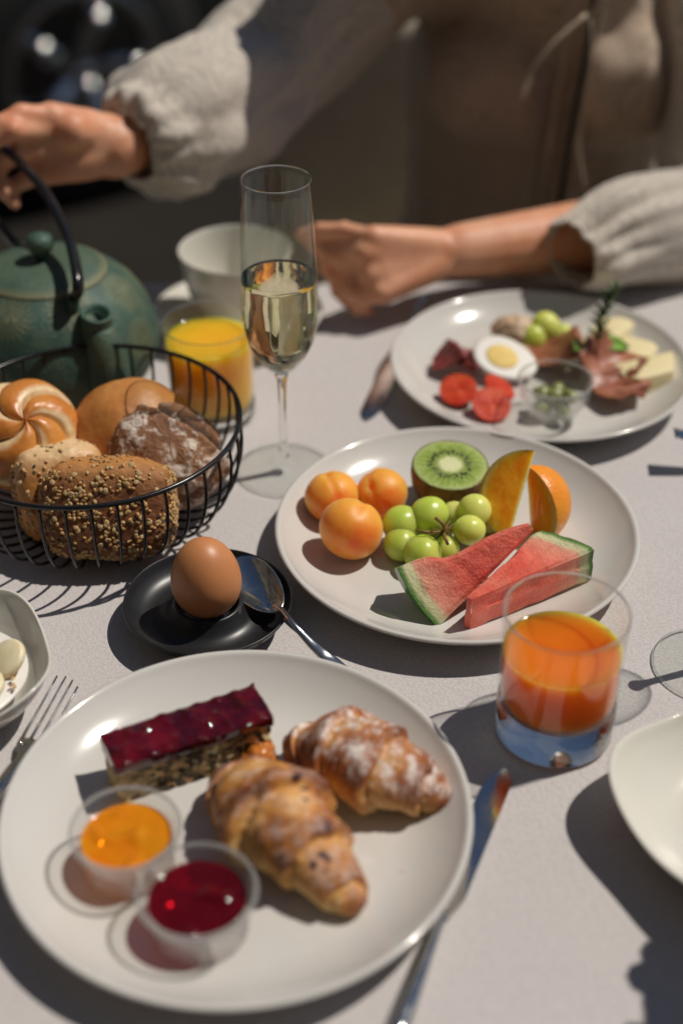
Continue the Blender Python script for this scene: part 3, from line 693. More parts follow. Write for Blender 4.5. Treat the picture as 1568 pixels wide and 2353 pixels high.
def croissant(label, pts, prof, segs, mat, up=(0, 0, 1), berries=0, mid=0.0, seed=0):
    c = Vector(pts[len(pts)//2]); P = [Vector(p)-c for p in spline(pts, 130)]; t = thing('croissant', label, 'croissant', c, group='croissants on the near plate')
    n = 56; V = []; MM = []; surf = []
    for i, p in enumerate(P):
        s = i/(len(P)-1)*2-1; td = (P[min(i+1, 129)]-P[max(i-1, 0)]).normalized(); sd = td.cross(Vector(up)).normalized(); nn = sd.cross(td)
        env = float(np.interp(s*.5+.5, np.linspace(0, 1, len(prof)), prof))*max(0, 1-abs(s)**30)**.5
        for j in range(n):
            a = 2*pi*j/n; sk = segs*(s*.5+.5+.03*nz((s*3, cos(a), seed), 1.2))+.30*sin(a+.6)+.10*nz((cos(a)*2, sin(a)*2, s*4), 1, seed); fq = sk % 1
            fq = fq if s < mid else 1-fq      # layers step up towards the middle
            step = smooth(0, .10, fq)*(1-.62*fq)
            r = env*(.74+.36*step+.018*sin(sk*38+2*sin(a*3+s*9)))
            q = sd*cos(a)+nn*sin(a)*.82; pp = p+q*r
            r2 = r*(1+.11*nz(pp, 32, seed)+.06*nz(pp, 80, seed)+.03*nz(pp, 170, seed)); pp = p+q*r2
            zz = PZ+.0008-c.z
            if pp.z < zz: pp.z = zz+(pp.z-zz)*.06
            V.append(pp); MM.append(max(0, min(1, .10+.62*step*smooth(-.3, .7, sin(a))+.55*smooth(.75, 1, abs(s))*.6+.25*nz(pp, 38, seed+4))))
            surf.append((pp, q))
    m = MB(); m.grid(V, 130, n, cv=True, m=MM); m.add(V[:n], [tuple(range(n))], MM[:n]); m.add(V[-n:], [tuple(range(n))[::-1]], MM[-n:]); m.build('pastry', mat, t)
    q = np.random.default_rng(12+seed)
    for k in range(berries):
        i = int(q.integers(12, 100)); j = int(q.integers(6, 24)); pp, nrm = surf[i*n+j]
        m = MB(); m.ball(pp-nrm*.0006, (.0022+.0022*q.random(), .0014+.001*q.random(), .0011), 10, 8, lambda d: (1+.25*nz(d, 2, k), 0), axes(q.normal(size=3), nrm)); m.build('berry', M['berry'], t)
    return t
croissant('golden brown croissant dusted with icing sugar, at the right of the near plate', [at(655, 1738, .016), at(715, 1722, .022), at(790, 1728, .028), at(880, 1768, .027), at(960, 1802, .021), at(1036, 1835, .012)], [.011, .0165, .0205, .0285, .0290, .0270, .0215, .0165, .0085], 4.6, M['cro1'], mid=-.9, seed=1)
croissant('pale croissant dotted with dark berries, foremost on the near plate', [at(505, 1778, .018), at(560, 1815, .026), at(640, 1880, .030), at(710, 1955, .025), at(775, 2030, .018), at(828, 2095, .011)], [.0085, .0165, .0290, .0330, .0300, .0245, .0190, .0135, .0065], 4.3, M['cro2'], berries=12, mid=-.8, seed=6)
def nut():
    m = MB()
    for k, (x, y, z) in enumerate([(598, 1738, .018), (584, 1752, .014), (614, 1756, .013), (600, 1724, .014)]):
        p = at(x, y, z)-at(598, 1745, .012); m.ball(p, (.0085, .0075, .0075), 24, 16, lambda d: (1+.2*nz(d, 3, k)+.1*nz(d, 8), 0))
    tag(m.build('candied_nuts', M['nut'], loc=at(598, 1745, .012)), 'cluster of caramelised nuts between the cake and the croissants', 'candied nuts')
nut()
def jam_cup(px, py, mat, label, r=.0305):
    z = PZ+.030; c = at(px, py, z); t = thing('jam_cup', label, 'jam cup', (c.x, c.y, PZ+.0004), group='clear plastic cups of jam'); h = .030; rb = r*.84
    m = MB(); m.lathe([(0, 0), (rb-.001, 0), (rb, .001), (r-.003, h-.003), (r, h-.0025), (r+.0012, h-.001), (r+.0008, h), (r-.0025, h), (r-.0042, h-.003), (rb-.001, .0018), (0, .0014)], 72); m.build('cup', M['plastic'], t)
    m = MB(); m.tube([((r-.0004)*cos(a), (r-.0004)*sin(a), h+.0002) for a in np.linspace(0, 2*pi, 73)[:-1]], .0013, 8, closed=True); m.build('rim', M['frost'], t)
    m = MB(); hz = h*.76; ri = rb-.0013+(r-.0042-rb+.001)*(hz/h)
    m.lathe([(0, .0019), (rb-.0022, .0019), (rb-.0016, .0028), (ri-.0004, hz-.0004), (ri-.0008, hz)]+[(ri*u, hz-.0004) for u in np.linspace(.96, 0, 26)], 96, lambda p, a, k: (p[0], p[1], p[2]+(min(1, (k-4)/3)*(.0050*max(0, nz(p, 85, px)-.12)**1.2+.0003*nz(p, 150, px)) if k > 4 else 0))); m.build('jam', mat, t)
jam_cup(288, 1903, M['jam_o'], 'clear plastic cup of orange apricot jam on the near plate'); jam_cup(452, 2046, M['jam_r'], 'clear plastic cup of dark red raspberry jam on the near plate', .0318)

# ------------------------------------------------------------------ glasses
def tumbler(c, r, h, rb, juice, liq0, liq1, label, base=.016):
    t = thing('tumbler', label, 'juice glass', (c[0], c[1], .0006), group='short tumblers of juice'); w_ = .0016
    ro = lambda z: rb+(r-rb)*(z/h)
    m = MB(); pr = [(ro(base*.9), base*.9)]+[(ro(z), z) for z in np.linspace(base, h-.001, 6)]+[(r-.0001, h-.0003), (r-w_/2, h), (r-w_, h-.0004)]+[(ro(z)-w_, z) for z in np.linspace(h-.002, base+.0004, 6)]
    m.lathe(pr, 96); m.build('wall', M['glass'], t)
    m = MB(); m.tube([((r-w_/2)*cos(a), (r-w_/2)*sin(a), h+.0006) for a in np.linspace(0, 2*pi, 97)[:-1]], .00085, 8, closed=True); m.build('rim', M['solid'], t)
    m = MB(); m.lathe([(0, .0001), (rb*.8, .0001), (rb-.004, 0), (rb-.0015, .0006), (ro(.002), .002), (ro(base*.9), base*.9-.00005), (ro(base*.9)-.001, base-.0006), (ro(base)-.004, base-.0010), (0, base-.0010)], 96); m.build('base', M['solid'], t, smooth='auto')
    m = MB(); q = lambda z: ro(z)-w_-.00012
    m.lathe([(0, liq0), (q(liq0)-.005, liq0), (q(liq0)-.0012, liq0+.0018), (q(liq0+.005), liq0+.005)]+[(q(z), z) for z in np.linspace(liq0+.008, liq1, 5)]+[(q(liq1)-.0008, liq1-.0006), (q(liq1)-.004, liq1-.0009), (0, liq1-.0009)], 96); m.build('juice', juice, t, smooth='auto')
tumbler((.134, .651), .0381, .095, .0368, M['juice'], .0275, .0665, 'short glass of red-orange juice in front of the fruit plate', .0285)
tumbler((-.1087, 1.030), .0378, .085, .0355, M['oj'], .012, .072, 'short glass of yellow orange juice behind the bread basket', .011)
def flute(c, label, wine=True, rim=.0250, H_=.245, belly=.0293, name='champagne_flute', cat='champagne flute'):
    t = thing(name, label, cat, (c[0], c[1], .0005)); m = MB()
    m.lathe([(0, 0), (.034, 0), (.0372, .0004), (.0375, .0009), (.0370, .0014), (.030, .0022), (.018, .0034), (.0095, .0055), (.0055, .0090)], 96); m.build('foot', M['glass'], t)
    m = MB(); m.tube([(.0371*cos(a), .0371*sin(a), .0009) for a in np.linspace(0, 2*pi, 97)[:-1]], .0007, 8, closed=True); m.build('foot_rim', M['solid'], t)
    m = MB(); m.lathe([(.0054, .0091), (.0038, .016), (.0031, .030), (.0029, .055), (.0030, .072), (.0036, .081), (.0050, .0872), (.0052, .0880), (0, .0884)], 32); m.build('stem', M['solid'], t)
    prof = [(.0053, .0884), (.0085, .0915), (.0150, .0985), (.0212, .1080), (.0258, .1190), (.0284, .1315), (.0290, .1450), (.0286, .1630), (.0276, .1890), (.0262, .2190), (.0250, .2440)]
    prof = [(x.x, x.y) for x in spline([(a, b, 0) for a, b in prof], 50)]; wl = .0009
    inn = [(max(r-wl, .001), z+(.0009 if z < .105 else 0)) for r, z in prof]
    m = MB(); m.lathe(prof+[(.0247, .2449), (.0243, .2445)]+inn[::-1]+[(0, inn[0][1])], 112); m.build('bowl', M['glass'], t)
    m = MB(); m.tube([(.02455*cos(a), .02455*sin(a), .2453) for a in np.linspace(0, 2*pi, 97)[:-1]], .0005, 8, closed=True); m.build('rim', M['solid'], t)
    if wine:
        lz = .170; li = [(max(r-.00012, 0), z+.0001) for r, z in inn if z < lz]; rr = li[-1][0]
        m = MB(); m.lathe([(0, li[0][1])]+li+[(rr-.0002, lz+.0008), (rr-.0012, lz+.0002), (rr-.004, lz), (0, lz)], 112); m.build('wine', M['wine'], t)
flute((-.0458, .9430), 'slender champagne flute part filled with pale sparkling wine, standing behind the bread basket')
c = at(1626, 1530, 0)
flute((c.x, c.y), 'empty flute whose foot shows at the right edge of the table', False)

# ------------------------------------------------------------------ cutlery
def knife(label, tip, heel, end, wid=.0105, z=.0012, hw=.0055, hidden=False):
    """blade from tip to heel, handle from heel to end; all lie on the cloth"""
    tip, heel, end = Vector(tip), Vector(heel), Vector(end); t = thing('table_knife', label, 'knife', heel, group='steel table knives')
    d = (tip-heel); L = d.length; d.normalize(); s = Vector((-d.y, d.x, 0)); m = MB(); V = []; n = 40
    for i in range(n+1):
        u = i/n; x = L*u; wl = wid*(.50+.50*smooth(0, .15, u)); up = wl*.5; lo = -wl*.5
        if u > .80: k = (u-.8)/.2; up *= (1-k**2.4*.92); lo *= (1-k**4*.85)
        th = .0009*(1-.5*u)
        V += [d*x+s*up+Vector((0, 0, z)), d*x+s*(up*.2+lo*.2)+Vector((0, 0, z+th)), d*x+s*lo+Vector((0, 0, z+th*.6)), d*x+s*lo+Vector((0, 0, z-.0003)), d*x+s*up+Vector((0, 0, z-.0006))]
    m.grid(V, n+1, 5, cv=True); m.add(V[-5:], [(0, 1, 2, 3, 4)]); m.build('blade', M['steel'], t, smooth='auto')
    e = end-heel; m = MB(); P = [e*u+Vector((0, 0, z+.0035)) for u in np.linspace(-.02, 1, 30)]
    W = [hw*(.62+.45*smooth(0, 1, u))*(1 if u < .93 else math.sqrt(max(.02, 1-((u-.93)/.07)**2))) for u in np.linspace(0, 1, 30)]
    m.tube(P, [x*.72 for x in W], 16, flat=1.35, up=s); m.build('handle', M['steel'], t)
knife('steel table knife lying half under the right edge of the near plate', at(1156, 1768), at(1012, 2112), at(905, 2400), .0165)
knife('steel table knife beside the far plate, by the hand', at(842, 966), at(925, 790), at(985, 690), .017)
def fork():
    a = at(158, 1572, .004); b = at(48, 1745, .004); d = (a-b).normalized(); s = Vector((d.y, -d.x, 0)); t = thing('fork', 'steel fork with its four tines showing left of the near plate', 'fork', b)
    L = (a-b).length; root = d*(L-.060)
    for k in range(4):
        off = (k-1.5)*.0056; x = L+(.002, .003, .001, -.004)[k]
        pts = [root+s*off*.55+Vector((0, 0, .001)), root+d*.012+s*off+Vector((0, 0, -.0015)), root+d*.030+s*off+Vector((0, 0, 0)), d*x+s*off*1.02+Vector((0, 0, .0035))]
        m = MB(); m.tube(spline(pts, 14), list(np.linspace(.0015, .0007, 14)), 8); m.build('tine', M['steel'], t)
    m = MB(); P = spline([root+d*.006+Vector((0, 0, .0008)), root-d*.006+Vector((0, 0, .001)), root-d*.03+Vector((0, 0, .004)), root-d*.07+Vector((0, 0, .0035)), root-d*.13+Vector((0, 0, -.0005))], 30)
    m.tube(P, list(np.interp(np.linspace(0, 1, 30), [0, .12, .25, .5, 1], [.0016, .0016, .0011, .0013, .0016])), 12, flat=1.0, up=s)
    m.v = [tuple(Vector(v)+s*(Vector(v).dot(s))*k_) for v in m.v for k_ in ((4.2 if (Vector(v)-root).dot(d) > -.006 else 1.8),)]
    m.build('handle', M['steel'], t)
fork()
c = at(1553, 1002, .030)
spoon('teaspoon', 'steel spoon whose handle tip pokes into view at the right edge', [Vector((c.x+.118, c.y-.006, .010)), Vector((c.x+.06, c.y, .020)), Vector((c.x+.02, c.y+.002, .0275)), Vector((c.x-.001, c.y+.004, .0305))], (c.x+.14, c.y-.008, .009), .024, .016, (1, -.02, -.1), (0, 0, 1), .006, [.0018, .002, .0070, .0085])
m = MB(); m.lathe(plate_prof(.075, .014), 72); tag(m.build('saucer', M['china2'], loc=(c.x+.155, c.y-.01, .0004)), 'small saucer off to the right, carrying the spoon', 'saucer')

# ------------------------------------------------------------------ wavy bowls at both edges
def wavy_bowl(c, r, h, rot, label, phase=0.0):
    t = thing('wavy_bowl', label, 'bowl', (c[0], c[1], .0004), (0, 0, rot), group='square cream bowls with wavy rims')
    pr = [(.52, .0), (.56, .0), (.62, .05), (.78, .30), (.92, .68), (.985, .93), (1.0, 1.0), (.985, 1.02), (.965, .98), (.90, .72), (.76, .36), (.60, .13), (.40, .075), (0, .06)]
    pr = [(0, .03)]+pr; q = [(max(v.x, 0), v.y) for v in spline([(a, b, 0) for a, b in pr], 70)]
    def f(p, a, k):
        rr, zz = q[k]; sq = (abs(cos(a))**3.2+abs(sin(a))**3.2)**(-1/3.2); kk = 1+(sq-1)*.75*rr; wv = .13*cos(4*a+pi)*zz
        return (rr*r*kk*cos(a), rr*r*kk*sin(a), h*(zz+(wv if zz > .3 else wv*zz/.3)))
    m = MB(); m.lathe(q, 160, f); m.build('bowl', M['china2'], t)
    return t
wavy_bowl((.240, .562), .080, .033, R(28), 'empty cream bowl with a wavy rim cut off by the right edge')
lb = wavy_bowl((-.2500, .6750), .064, .036, R(20), 'cream wavy bowl of yoghurt with banana cut off by the left edge')
def muesli():
    c = lb.location
    m = MB(); m.lathe([(0, .015), (.040, .015), (.0500, .0225), (.049, .0235), (.030, .0245), (0, .0250)], 60, lambda p, a, k: (p[0], p[1], p[2]+.0015*nz(p, 60))); tag(m.build('yoghurt', simple('white_yoghurt', (.78, .75, .70), .35, sss=.4, ssss=.004), loc=c), 'white yoghurt filling the bowl at the left edge', 'yoghurt')
    ban = mottled('banana_flesh', (.78, .68, .40), (.84, .76, .52), 90, rough=.4, sss=.4, ssss=.004); q = np.random.default_rng(11)
    for k, (x, y, tl, lab) in enumerate([(.036, .008, .5, 'banana slice tilted up against the bowl rim'), (.026, -.018, .15, 'banana slice lying flat in the yoghurt, nearest the camera'), (.012, .012, .1, 'banana slice lying behind the tilted one')]):
        m = MB(); m.lathe([(0, -.003), (.012, -.003), (.0138, -.0015), (.0138, .0018), (.0122, .003), (0, .0028)], 32)
        tag(m.build('banana_slice', ban, loc=(c.x+x, c.y+y, .030), rot=(tl*.6, -tl, 0)), lab, 'banana slice', 'banana slices in the yoghurt bowl')
    m = MB()
    for k in range(160):
        a = q.random()*6.28; rr = .046*math.sqrt(q.random()); m.ball((rr*cos(a), rr*sin(a)-.01, .0268+.001*q.random()), (.0022, .0012, .0007), 8, 6, None, Matrix.Rotation(q.random()*6, 3, 'Z') @ Matrix.Rotation(q.random()-.5, 3, 'X'))
    tag(m.build('muesli', M['sesame'], loc=c, weld=False), 'loose muesli flakes and seeds strewn over the yoghurt', 'muesli', kind='stuff')
muesli()
for x, y, lab in ((98, 1511, 'orange crumb on the cloth above the fork'), (923, 2003, 'tiny orange crumb on the near plate beside the croissants'), (213, 1758, 'crumb on the near plate left of the cake')):
    onp = y > 1600; p = at(x, y, PZ+.0006 if onp else .0008); m = MB(); m.ball((0, 0, 0), (.0011, .0008, .0006), 8, 6, lambda d: (1+.3*nz(d, 2), 0)); tag(m.build('crumb', M['nut'], loc=p), lab, 'crumb')

# ------------------------------------------------------------------ teapot and cup
def m_patina():
    t = NT('green_patina_iron'); n = t.noise(35, 5, .6)
    c = t.ramp(n, [(.3, (.030, .070, .052)), (.5, (.052, .110, .080)), (.72, (.11, .14, .085))])
    c = t.mix(t.math('MULTIPLY', t.attr(), .55), c, (.34, .30, .14)); t.set(col=c, rough=.5, metal=.1, coat=.05, coatr=.3)
    t.bump(t.math('ADD', t.noise(420, 4), t.math('MULTIPLY', t.attr(), .8)), .8, .0014); return t.mat
M['patina'] = m_patina()
def teapot():
    C = at(100, 618, .113); C = Vector((C.x, C.y, 0)); t = thing('teapot', 'green cast iron teapot with embossed sunburst flowers and a black arched handle', 'teapot', (C.x, C.y, .0005))
    prof = [(0, .004), (.050, .004), (.052, 0), (.056, 0), (.058, .004), (.074, .014), (.086, .030), (.0900, .044), (.0885, .060), (.0825, .078), (.0705, .097), (.053, .1105)]
    P = [(max(v.x, 0), v.y) for v in spline([(a, b, 0) for a, b in prof], 150)]
    q = np.random.default_rng(4); cs = []
    for _ in range(400):
        a = q.random()*2*pi; h = .018+q.random()*.088; i = min(range(40, 150), key=lambda k: abs(P[k][1]-h)); p = Vector((P[i][0]*cos(a), P[i][0]*sin(a), P[i][1]))
        if all((p-o).length > .043 for o in cs): cs.append(p)
    def emboss(p):
        p = Vector(p); b = min(cs, key=lambda o: (o-p).length_squared); d = p-b; dd = d.length
        if dd > .021: return .10*(dd < .0225)
        n = b.normalized(); x = n.cross(Vector((0, 0, 1))).normalized(); y = n.cross(x); a = math.atan2(d.dot(y), d.dot(x))
        return (.5+.5*sin(a*22))*smooth(.021, .018, dd)*smooth(.001, .004, dd)*(.55+.45*smooth(.02, .005, dd))+.6*(dd < .0022)
    V = []; MM = []; n = 480
    for r, z in P:
        for i in range(n):
            a = 2*pi*i/n; p = Vector((max(r, 1e-5)*cos(a), max(r, 1e-5)*sin(a), z)); e = emboss(p) if r > .05 and z > .008 else 0
            nn = Vector((cos(a), sin(a), .4)).normalized(); V.append(p+nn*.0009*e); MM.append(e)
    m = MB(); m.grid(V, len(P), n, cv=True, m=MM); m.build('body', M['patina'], t)
    m = MB(); m.lathe([(.0515, .1090), (.0530, .1110), (.0520, .1125), (.045, .1162), (.030, .1200), (.012, .1220), (0, .1222)], 96, m=[.8, .9, .9, .1, .15, .2, .2]); l = m.build('lid', M['patina'], t)
    m = MB(); m.lathe([(.0050, .1215), (.0048, .127), (.0100, .1305), (.0118, .136), (.0100, .1415), (.005, .1440), (0, .1445)], 32); m.build('knob', M['patina'], l)
    def on_pot(px, py, off, z0=.03, z1=.109):
        best = min([z for z in np.linspace(z0, z1+.003, 160) if at(px, py, float(z)).y < C.y-.01], key=lambda z: abs(math.hypot(at(px, py, z).x-C.x, at(px, py, z).y-C.y)-off-np.interp(z, [p[1] for p in P[60:]], [p[0] for p in P[60:]])))
        return at(px, py, float(best))-C
    # spout, towards the camera and right
    tip = on_pot(222, 724, .013, .05, .105); a = math.atan2(tip.y, tip.x); dr = Vector((cos(a), sin(a), 0)); rt = math.hypot(tip.x, tip.y)
    path = spline([dr*.070+Vector((0, 0, .034)), dr*.084+Vector((0, 0, .050)), dr*(rt*.55+.040)+Vector((0, 0, tip.z*.72)), dr*(rt-.002)+Vector((0, 0, tip.z-.012)), dr*rt+Vector((0, 0, tip.z))], 24)
    m = MB(); rad = list(np.interp(np.linspace(0, 1, 24), [0, .35, 1], [.024, .018, .0125])); m.tube(path, rad, 28)
    m.f = m.f[:-1]; k = len(path)-1; e = path[-1]; d_ = (path[-1]-path[-2]).normalized(); x = d_.cross(Vector((0, 0, 1))).normalized(); y = d_.cross(x)
    V = []
    for rr, zz in ((.0125, 0), (.0130, .0015), (.0115, .002), (.0092, .0008), (.0088, -.022), (.0001, -.024)):
        for i in range(28): aa = 2*pi*i/28; V.append(e+(x*cos(aa)+y*sin(aa))*rr+d_*zz)
    m.grid(V, 6, 28, cv=True, flip=True); m.build('spout', M['patina'], t)
    # lugs and handle
    l1 = on_pot(170, 700, .002); l2 = Vector((-l1.x*.9, -l1.y*.9, l1.z))
    for l in (l1, l2):
        m = MB(); m.tube(spline([l*.93-Vector((0, 0, .010)), l+Vector((0, 0, .002)), l+Vector((0, 0, .010))], 10), [.008, .0085, .009, .009, .0085, .008, .007, .006, .005, .004], 16, flat=.6); m.build('lug', M['patina'], t)
    hp = [l1+Vector((0, 0, .002)), at(180, 650, l1.z+.022)-C, at(155, 540, .145)-C, at(92, 425, .162)-C, at(0, 335, .172)-C, at(-70, 320, .170)-C, at(-85, 400, .150)-C, at(-30, 480, .130)-C, l2+Vector((0, 0, .002))]
    m = MB(); m.tube(spline(hp, 70), .0052, 14, flat=.8); m.build('handle', M['wire'], t)
    return hp, C
HP, TC = teapot()
c = at(-40, 960, 0)
def cup():
    C = (-.0965, 1.182)
    m = MB(); m.lathe(plate_prof(.079, .017, .5, .40), 96); tag(m.build('saucer', M['china2'], loc=(*C, .0004)), 'cream saucer under the tea cup', 'saucer')
    t = thing('tea_cup', 'cream porcelain tea cup behind the champagne flute', 'cup', (*C, .0062)); h = .072
    pr = [(0, .003), (.020, .003), (.021, 0), (.0245, 0), (.0255, .003), (.034, .012), (.042, .028), (.047, .046), (.0510, h-.001), (.0512, h), (.0500, h), (.0455, .046), (.040, .028), (.031, .013), (.015, .0085), (0, .008)]
    m = MB(); m.lathe([(max(v.x, 0), v.y) for v in spline([(a, b, 0) for a, b in pr], 70)], 96); m.build('body', M['china2'], t)
    m = MB(); m.tube(spline([(.0455, -.004, .050), (.062, -.006, .054), (.069, -.007, .040), (.060, -.005, .024), (.040, -.003, .024)], 30), .0036, 10, flat=.7); m.build('handle', M['china2'], t)
cup()

# ------------------------------------------------------------------ savoury things on the far plate
def savoury():
    ham = mottled('cured_ham', (.27, .075, .04), (.44, .18, .10), 55, rough=.42, bs=.4, bd=.001, sss=.2, ssss=.004)
    sal = mottled('dark_salami', (.16, .018, .018), (.34, .08, .07), 170, rough=.35, bs=.4, bd=.001)
    def fold(c, L, W_, ang, seed, name, mat, label, group, tilt=.0, th=.0016, h=.016):
        m = MB(); V = []; n1, n2 = 70, 34
        for i in range(n1):
            for j in range(n2):
                u = i/(n1-1)*2-1; v = j/(n2-1)*2-1; k = 1+.16*nz((cos(u*2)*1.5, v*1.5, seed), 1)
                ph = 1.2*pi*u+seed+.7*v+.4*nz((u*1.3, v*1.3, seed+3), 1)
                x = u*L*k+.25*h*sin(ph+1.2); y = v*W_*(1+.10*nz((u, v, seed), 1.1))*math.sqrt(max(.05, 1-.80*u*u))
                z = .004+h*(.5+.5*sin(ph))*(.70+.30*(1-v*v))+.006*(1-u*u)+.0015*nz((u*2, v*2, seed), 1.3)
                V.append((x, y, max(.0012, z)))
        m.grid(V, n1, n2); tag(m.build(name, mat, loc=c, rot=(0, 0, ang), solid=th), label, name.replace('_', ' '), group)
    fold(at(1296, 838, .008), .034, .027, R(-22), 1, 'ham_slice', ham, 'folded dark red ham slice behind the little glass bowl', 'ham slices on the far plate', h=.022)
    fold(at(1382, 852, .010), .034, .029, R(-48), 3.1, 'ham_slice', ham, 'crumpled ham slice in the middle of the pile under the rosemary', 'ham slices on the far plate', h=.023)
    fold(at(1420, 912, .008), .022, .024, R(-70), 5, 'ham_slice', ham, 'brightest ham slice, hanging lowest beside the glass bowl', 'ham slices on the far plate', h=.012)
    fold(at(1050, 842, .010), .021, .017, R(10), 2.2, 'salami_slice', sal, 'folded dark salami slice at the left of the far plate', 'salami slices on the far plate', h=.013)
    fold(at(1084, 862, .008), .013, .013, R(50), 4.4, 'salami_slice', sal, 'salami slice tucked against the boiled egg half', 'salami slices on the far plate', h=.009)
    red = simple('tomato_skin', (.55, .022, .010), .18, sss=.2, ssss=.003); redf = mottled('tomato_flesh', (.50, .025, .010), (.66, .09, .03), 90, rough=.35, bs=.8, bd=.0016, sss=.3, ssss=.004, spec=.15)
    for x, y, z, r, ax, lab in ((1052, 893, .019, .0180, (-.1, -.35, .9), 'halved cherry tomato nearest the salami'), (1128, 928, .017, .0185, (.15, -.45, .9), 'halved cherry tomato foremost on the far plate'), (1148, 888, .018, .0165, (.5, -.1, .9), 'halved cherry tomato behind the other two')):
        t = thing('tomato_half', lab, 'tomato', at(x, y, z), group='halved cherry tomatoes on the far plate'); ro = axes((1, 0, 0), ax); r *= .9
        m = MB(); V = []
        for i in range(9):
            a = pi/2+pi/2*i/8
            for j in range(40): b = 2*pi*j/40; V.append(ro @ Vector((r*sin(a)*cos(b), r*sin(a)*sin(b), r*.8*cos(a))))
        m.grid(V, 9, 40, cv=True, flip=False); m.build('skin', red, t)
        m = MB(); V = []
        for i in range(9):
            s = i/8
            for j in range(40): b = 2*pi*j/40; V.append(ro @ Vector((r*s*cos(b), r*s*sin(b), .0006*sin(b*3)*s*(1-s)*4)))
        m.grid(V, 9, 40, cv=True); m.build('flesh', redf, t)
    # egg half
    t = thing('egg_half', 'halved boiled egg with pale yellow yolk on the far plate', 'boiled egg', at(1160, 822, .024)); ro = axes((1, -.38, -.1), (.12, -.40, .9)); wh = simple('egg_white', (.80, .78, .72), .3, sss=.4, ssss=.005)
    m = MB(); V = []
    for i in range(15):
        a = pi/2*(1+i/14)
        for j in range(48): b = 2*pi*j/48; k = 1-.12*cos(b); V.append(ro @ Vector((.029*sin(a)*cos(b), .0215*sin(a)*sin(b)*k, .019*cos(a))))
    V0 = []
    for i in range(10):
        s = i/9
        for j in range(48): b = 2*pi*j/48; k = 1-.12*cos(b); V0.append(ro @ Vector((.029*s*cos(b), .0215*s*sin(b)*k, 0)))
    m.grid(V, 15, 48, cv=True); m.grid(V0, 10, 48, cv=True); m.build('white', wh, t)
    m = MB(); m.ball((0, 0, 0), (.0145, .0125, .0012), 32, 10, None, ro); m.v = [tuple(Vector(v)+ro @ Vector((-.003, 0, .0002))) for v in m.v]; m.build('yolk', mottled('egg_yolk', (.80, .55, .12), (.86, .64, .20), 150, rough=.6), t)
    m = MB(); m.ball((0, 0, 0), (.021, .017, .015), 48, 30, lambda d: (1+.10*nz(d, 3)+.05*nz(d, 8), 0)); tag(m.build('stuffed_mushroom', mottled('creamy_brown', (.45, .26, .14), (.74, .60, .42), 75, rough=.5), loc=at(1180, 762, .020)), 'creamy brown stuffed mushroom behind the egg half', 'mushroom')
    for x, y, z, r in ((1252, 752, .024, .0135), (1222, 778, .018, .0125), (1290, 778, .016, .0125)):
        m = MB(); m.ball((0, 0, 0), (r*1.1, r, r), 32, 20); tag(m.build('grape', M['grape'], loc=at(x, y, z), rot=(x, y, 0)), {1252: 'topmost green grape on the far plate', 1222: 'green grape touching the egg half on the far plate', 1290: 'green grape half hidden behind the ham'}[x], 'grape', 'loose grapes on the far plate')
    ch = simple('pale_cheese', (.80, .70, .40), .45, sss=.3, ssss=.005)
    for pts, zb, zt, lab in (([(1408, 835), (1545, 805), (1548, 850), (1470, 870), (1430, 862)], .010, .024, 'thick pale cheese wedge at the right of the ham'), ([(1350, 770), (1372, 728), (1450, 728), (1455, 745), (1400, 790)], .012, .020, 'thin yellow cheese slice behind the rosemary'), ([(1400, 790), (1440, 770), (1520, 790), (1480, 826), (1420, 832)], .008, .016, 'creamy cheese slice between the rosemary and the thick wedge')):
        m = MB(); A = [at(x, y, zt) for x, y in pts]; cc = sum(A, Vector())/len(A); k = len(A)
        m.add([a-cc for a in A]+[a-cc-Vector((0, 0, zt-PZ)) for a in A], [tuple(range(k))[::-1], tuple(range(k, 2*k))]+[(i, (i+1) % k, k+(i+1) % k, k+i) for i in range(k)]); tag(m.build('cheese_slice', ch, loc=cc, bevel=.0012), lab, 'cheese', 'cheese on the far plate')
    # rosemary
    p0 = at(1368, 818, .028); tp = at(1412, 660, .085); t = thing('rosemary_sprig', 'dark green rosemary sprig standing up out of the ham', 'rosemary', p0); P = spline([Vector(), (tp-p0)*.5+Vector((-.004, 0, .003)), tp-p0], 40)
    m = MB(); m.tube(P, .0010, 6); m.build('stem', M['stem'], t); leaf = simple('rosemary_green', (.06, .13, .035), .45); q = np.random.default_rng(2)
    for k in range(46):
        p = P[int(8+k*31/46)]; a = k*2.4; d = Vector((cos(a), sin(a), .75+.4*q.random())).normalized(); L = .011*(1-.4*k/46)+.003; m = MB()
        m.tube([p, p+d*L*.5+Vector((0, 0, .0012)), p+d*L], [.0008, .0016, .0005], 5, flat=.6); m.build('leaf', leaf, t)
    lf = mottled('salad_green', (.14, .30, .03), (.26, .46, .07), 60, rough=.35)
    for x, y, z, a, L, lab in ((1325, 800, .034, 1.2, .017, 'small bright green leaf lying over the ham'), (1395, 795, .026, .2, .020, 'pointed green leaf beside the rosemary')):
        m = MB(); V = []
        for i in range(16):
            u = i/15
            for j in range(7): v = j/6*2-1; V.append((L*(u*2-1), v*L*.42*sin(pi*u)**.8, .003*sin(pi*u)+.0035*v*v))
        m.grid(V, 16, 7); tag(m.build('salad_leaf', lf, loc=at(x, y, z), rot=(R(25), R(15), a), solid=.0004), lab, 'salad leaf', 'salad leaves on the far plate')
    # little glass bowl with capers
    C = at(1270, 925, .020); C = (C.x, C.y, PZ+.0006); t = thing('glass_bowl', 'little clear glass bowl holding green caper berries', 'glass bowl', C); m = MB()
    m.lathe([(0, .0), (.012, 0), (.014, .001), (.022, .008), (.0285, .020), (.0305, .0335), (.0312, .0350), (.0300, .0360), (.0288, .0350), (.0265, .020), (.020, .010), (.011, .0048), (0, .0042)], 72); m.build('bowl', M['plastic'], t)
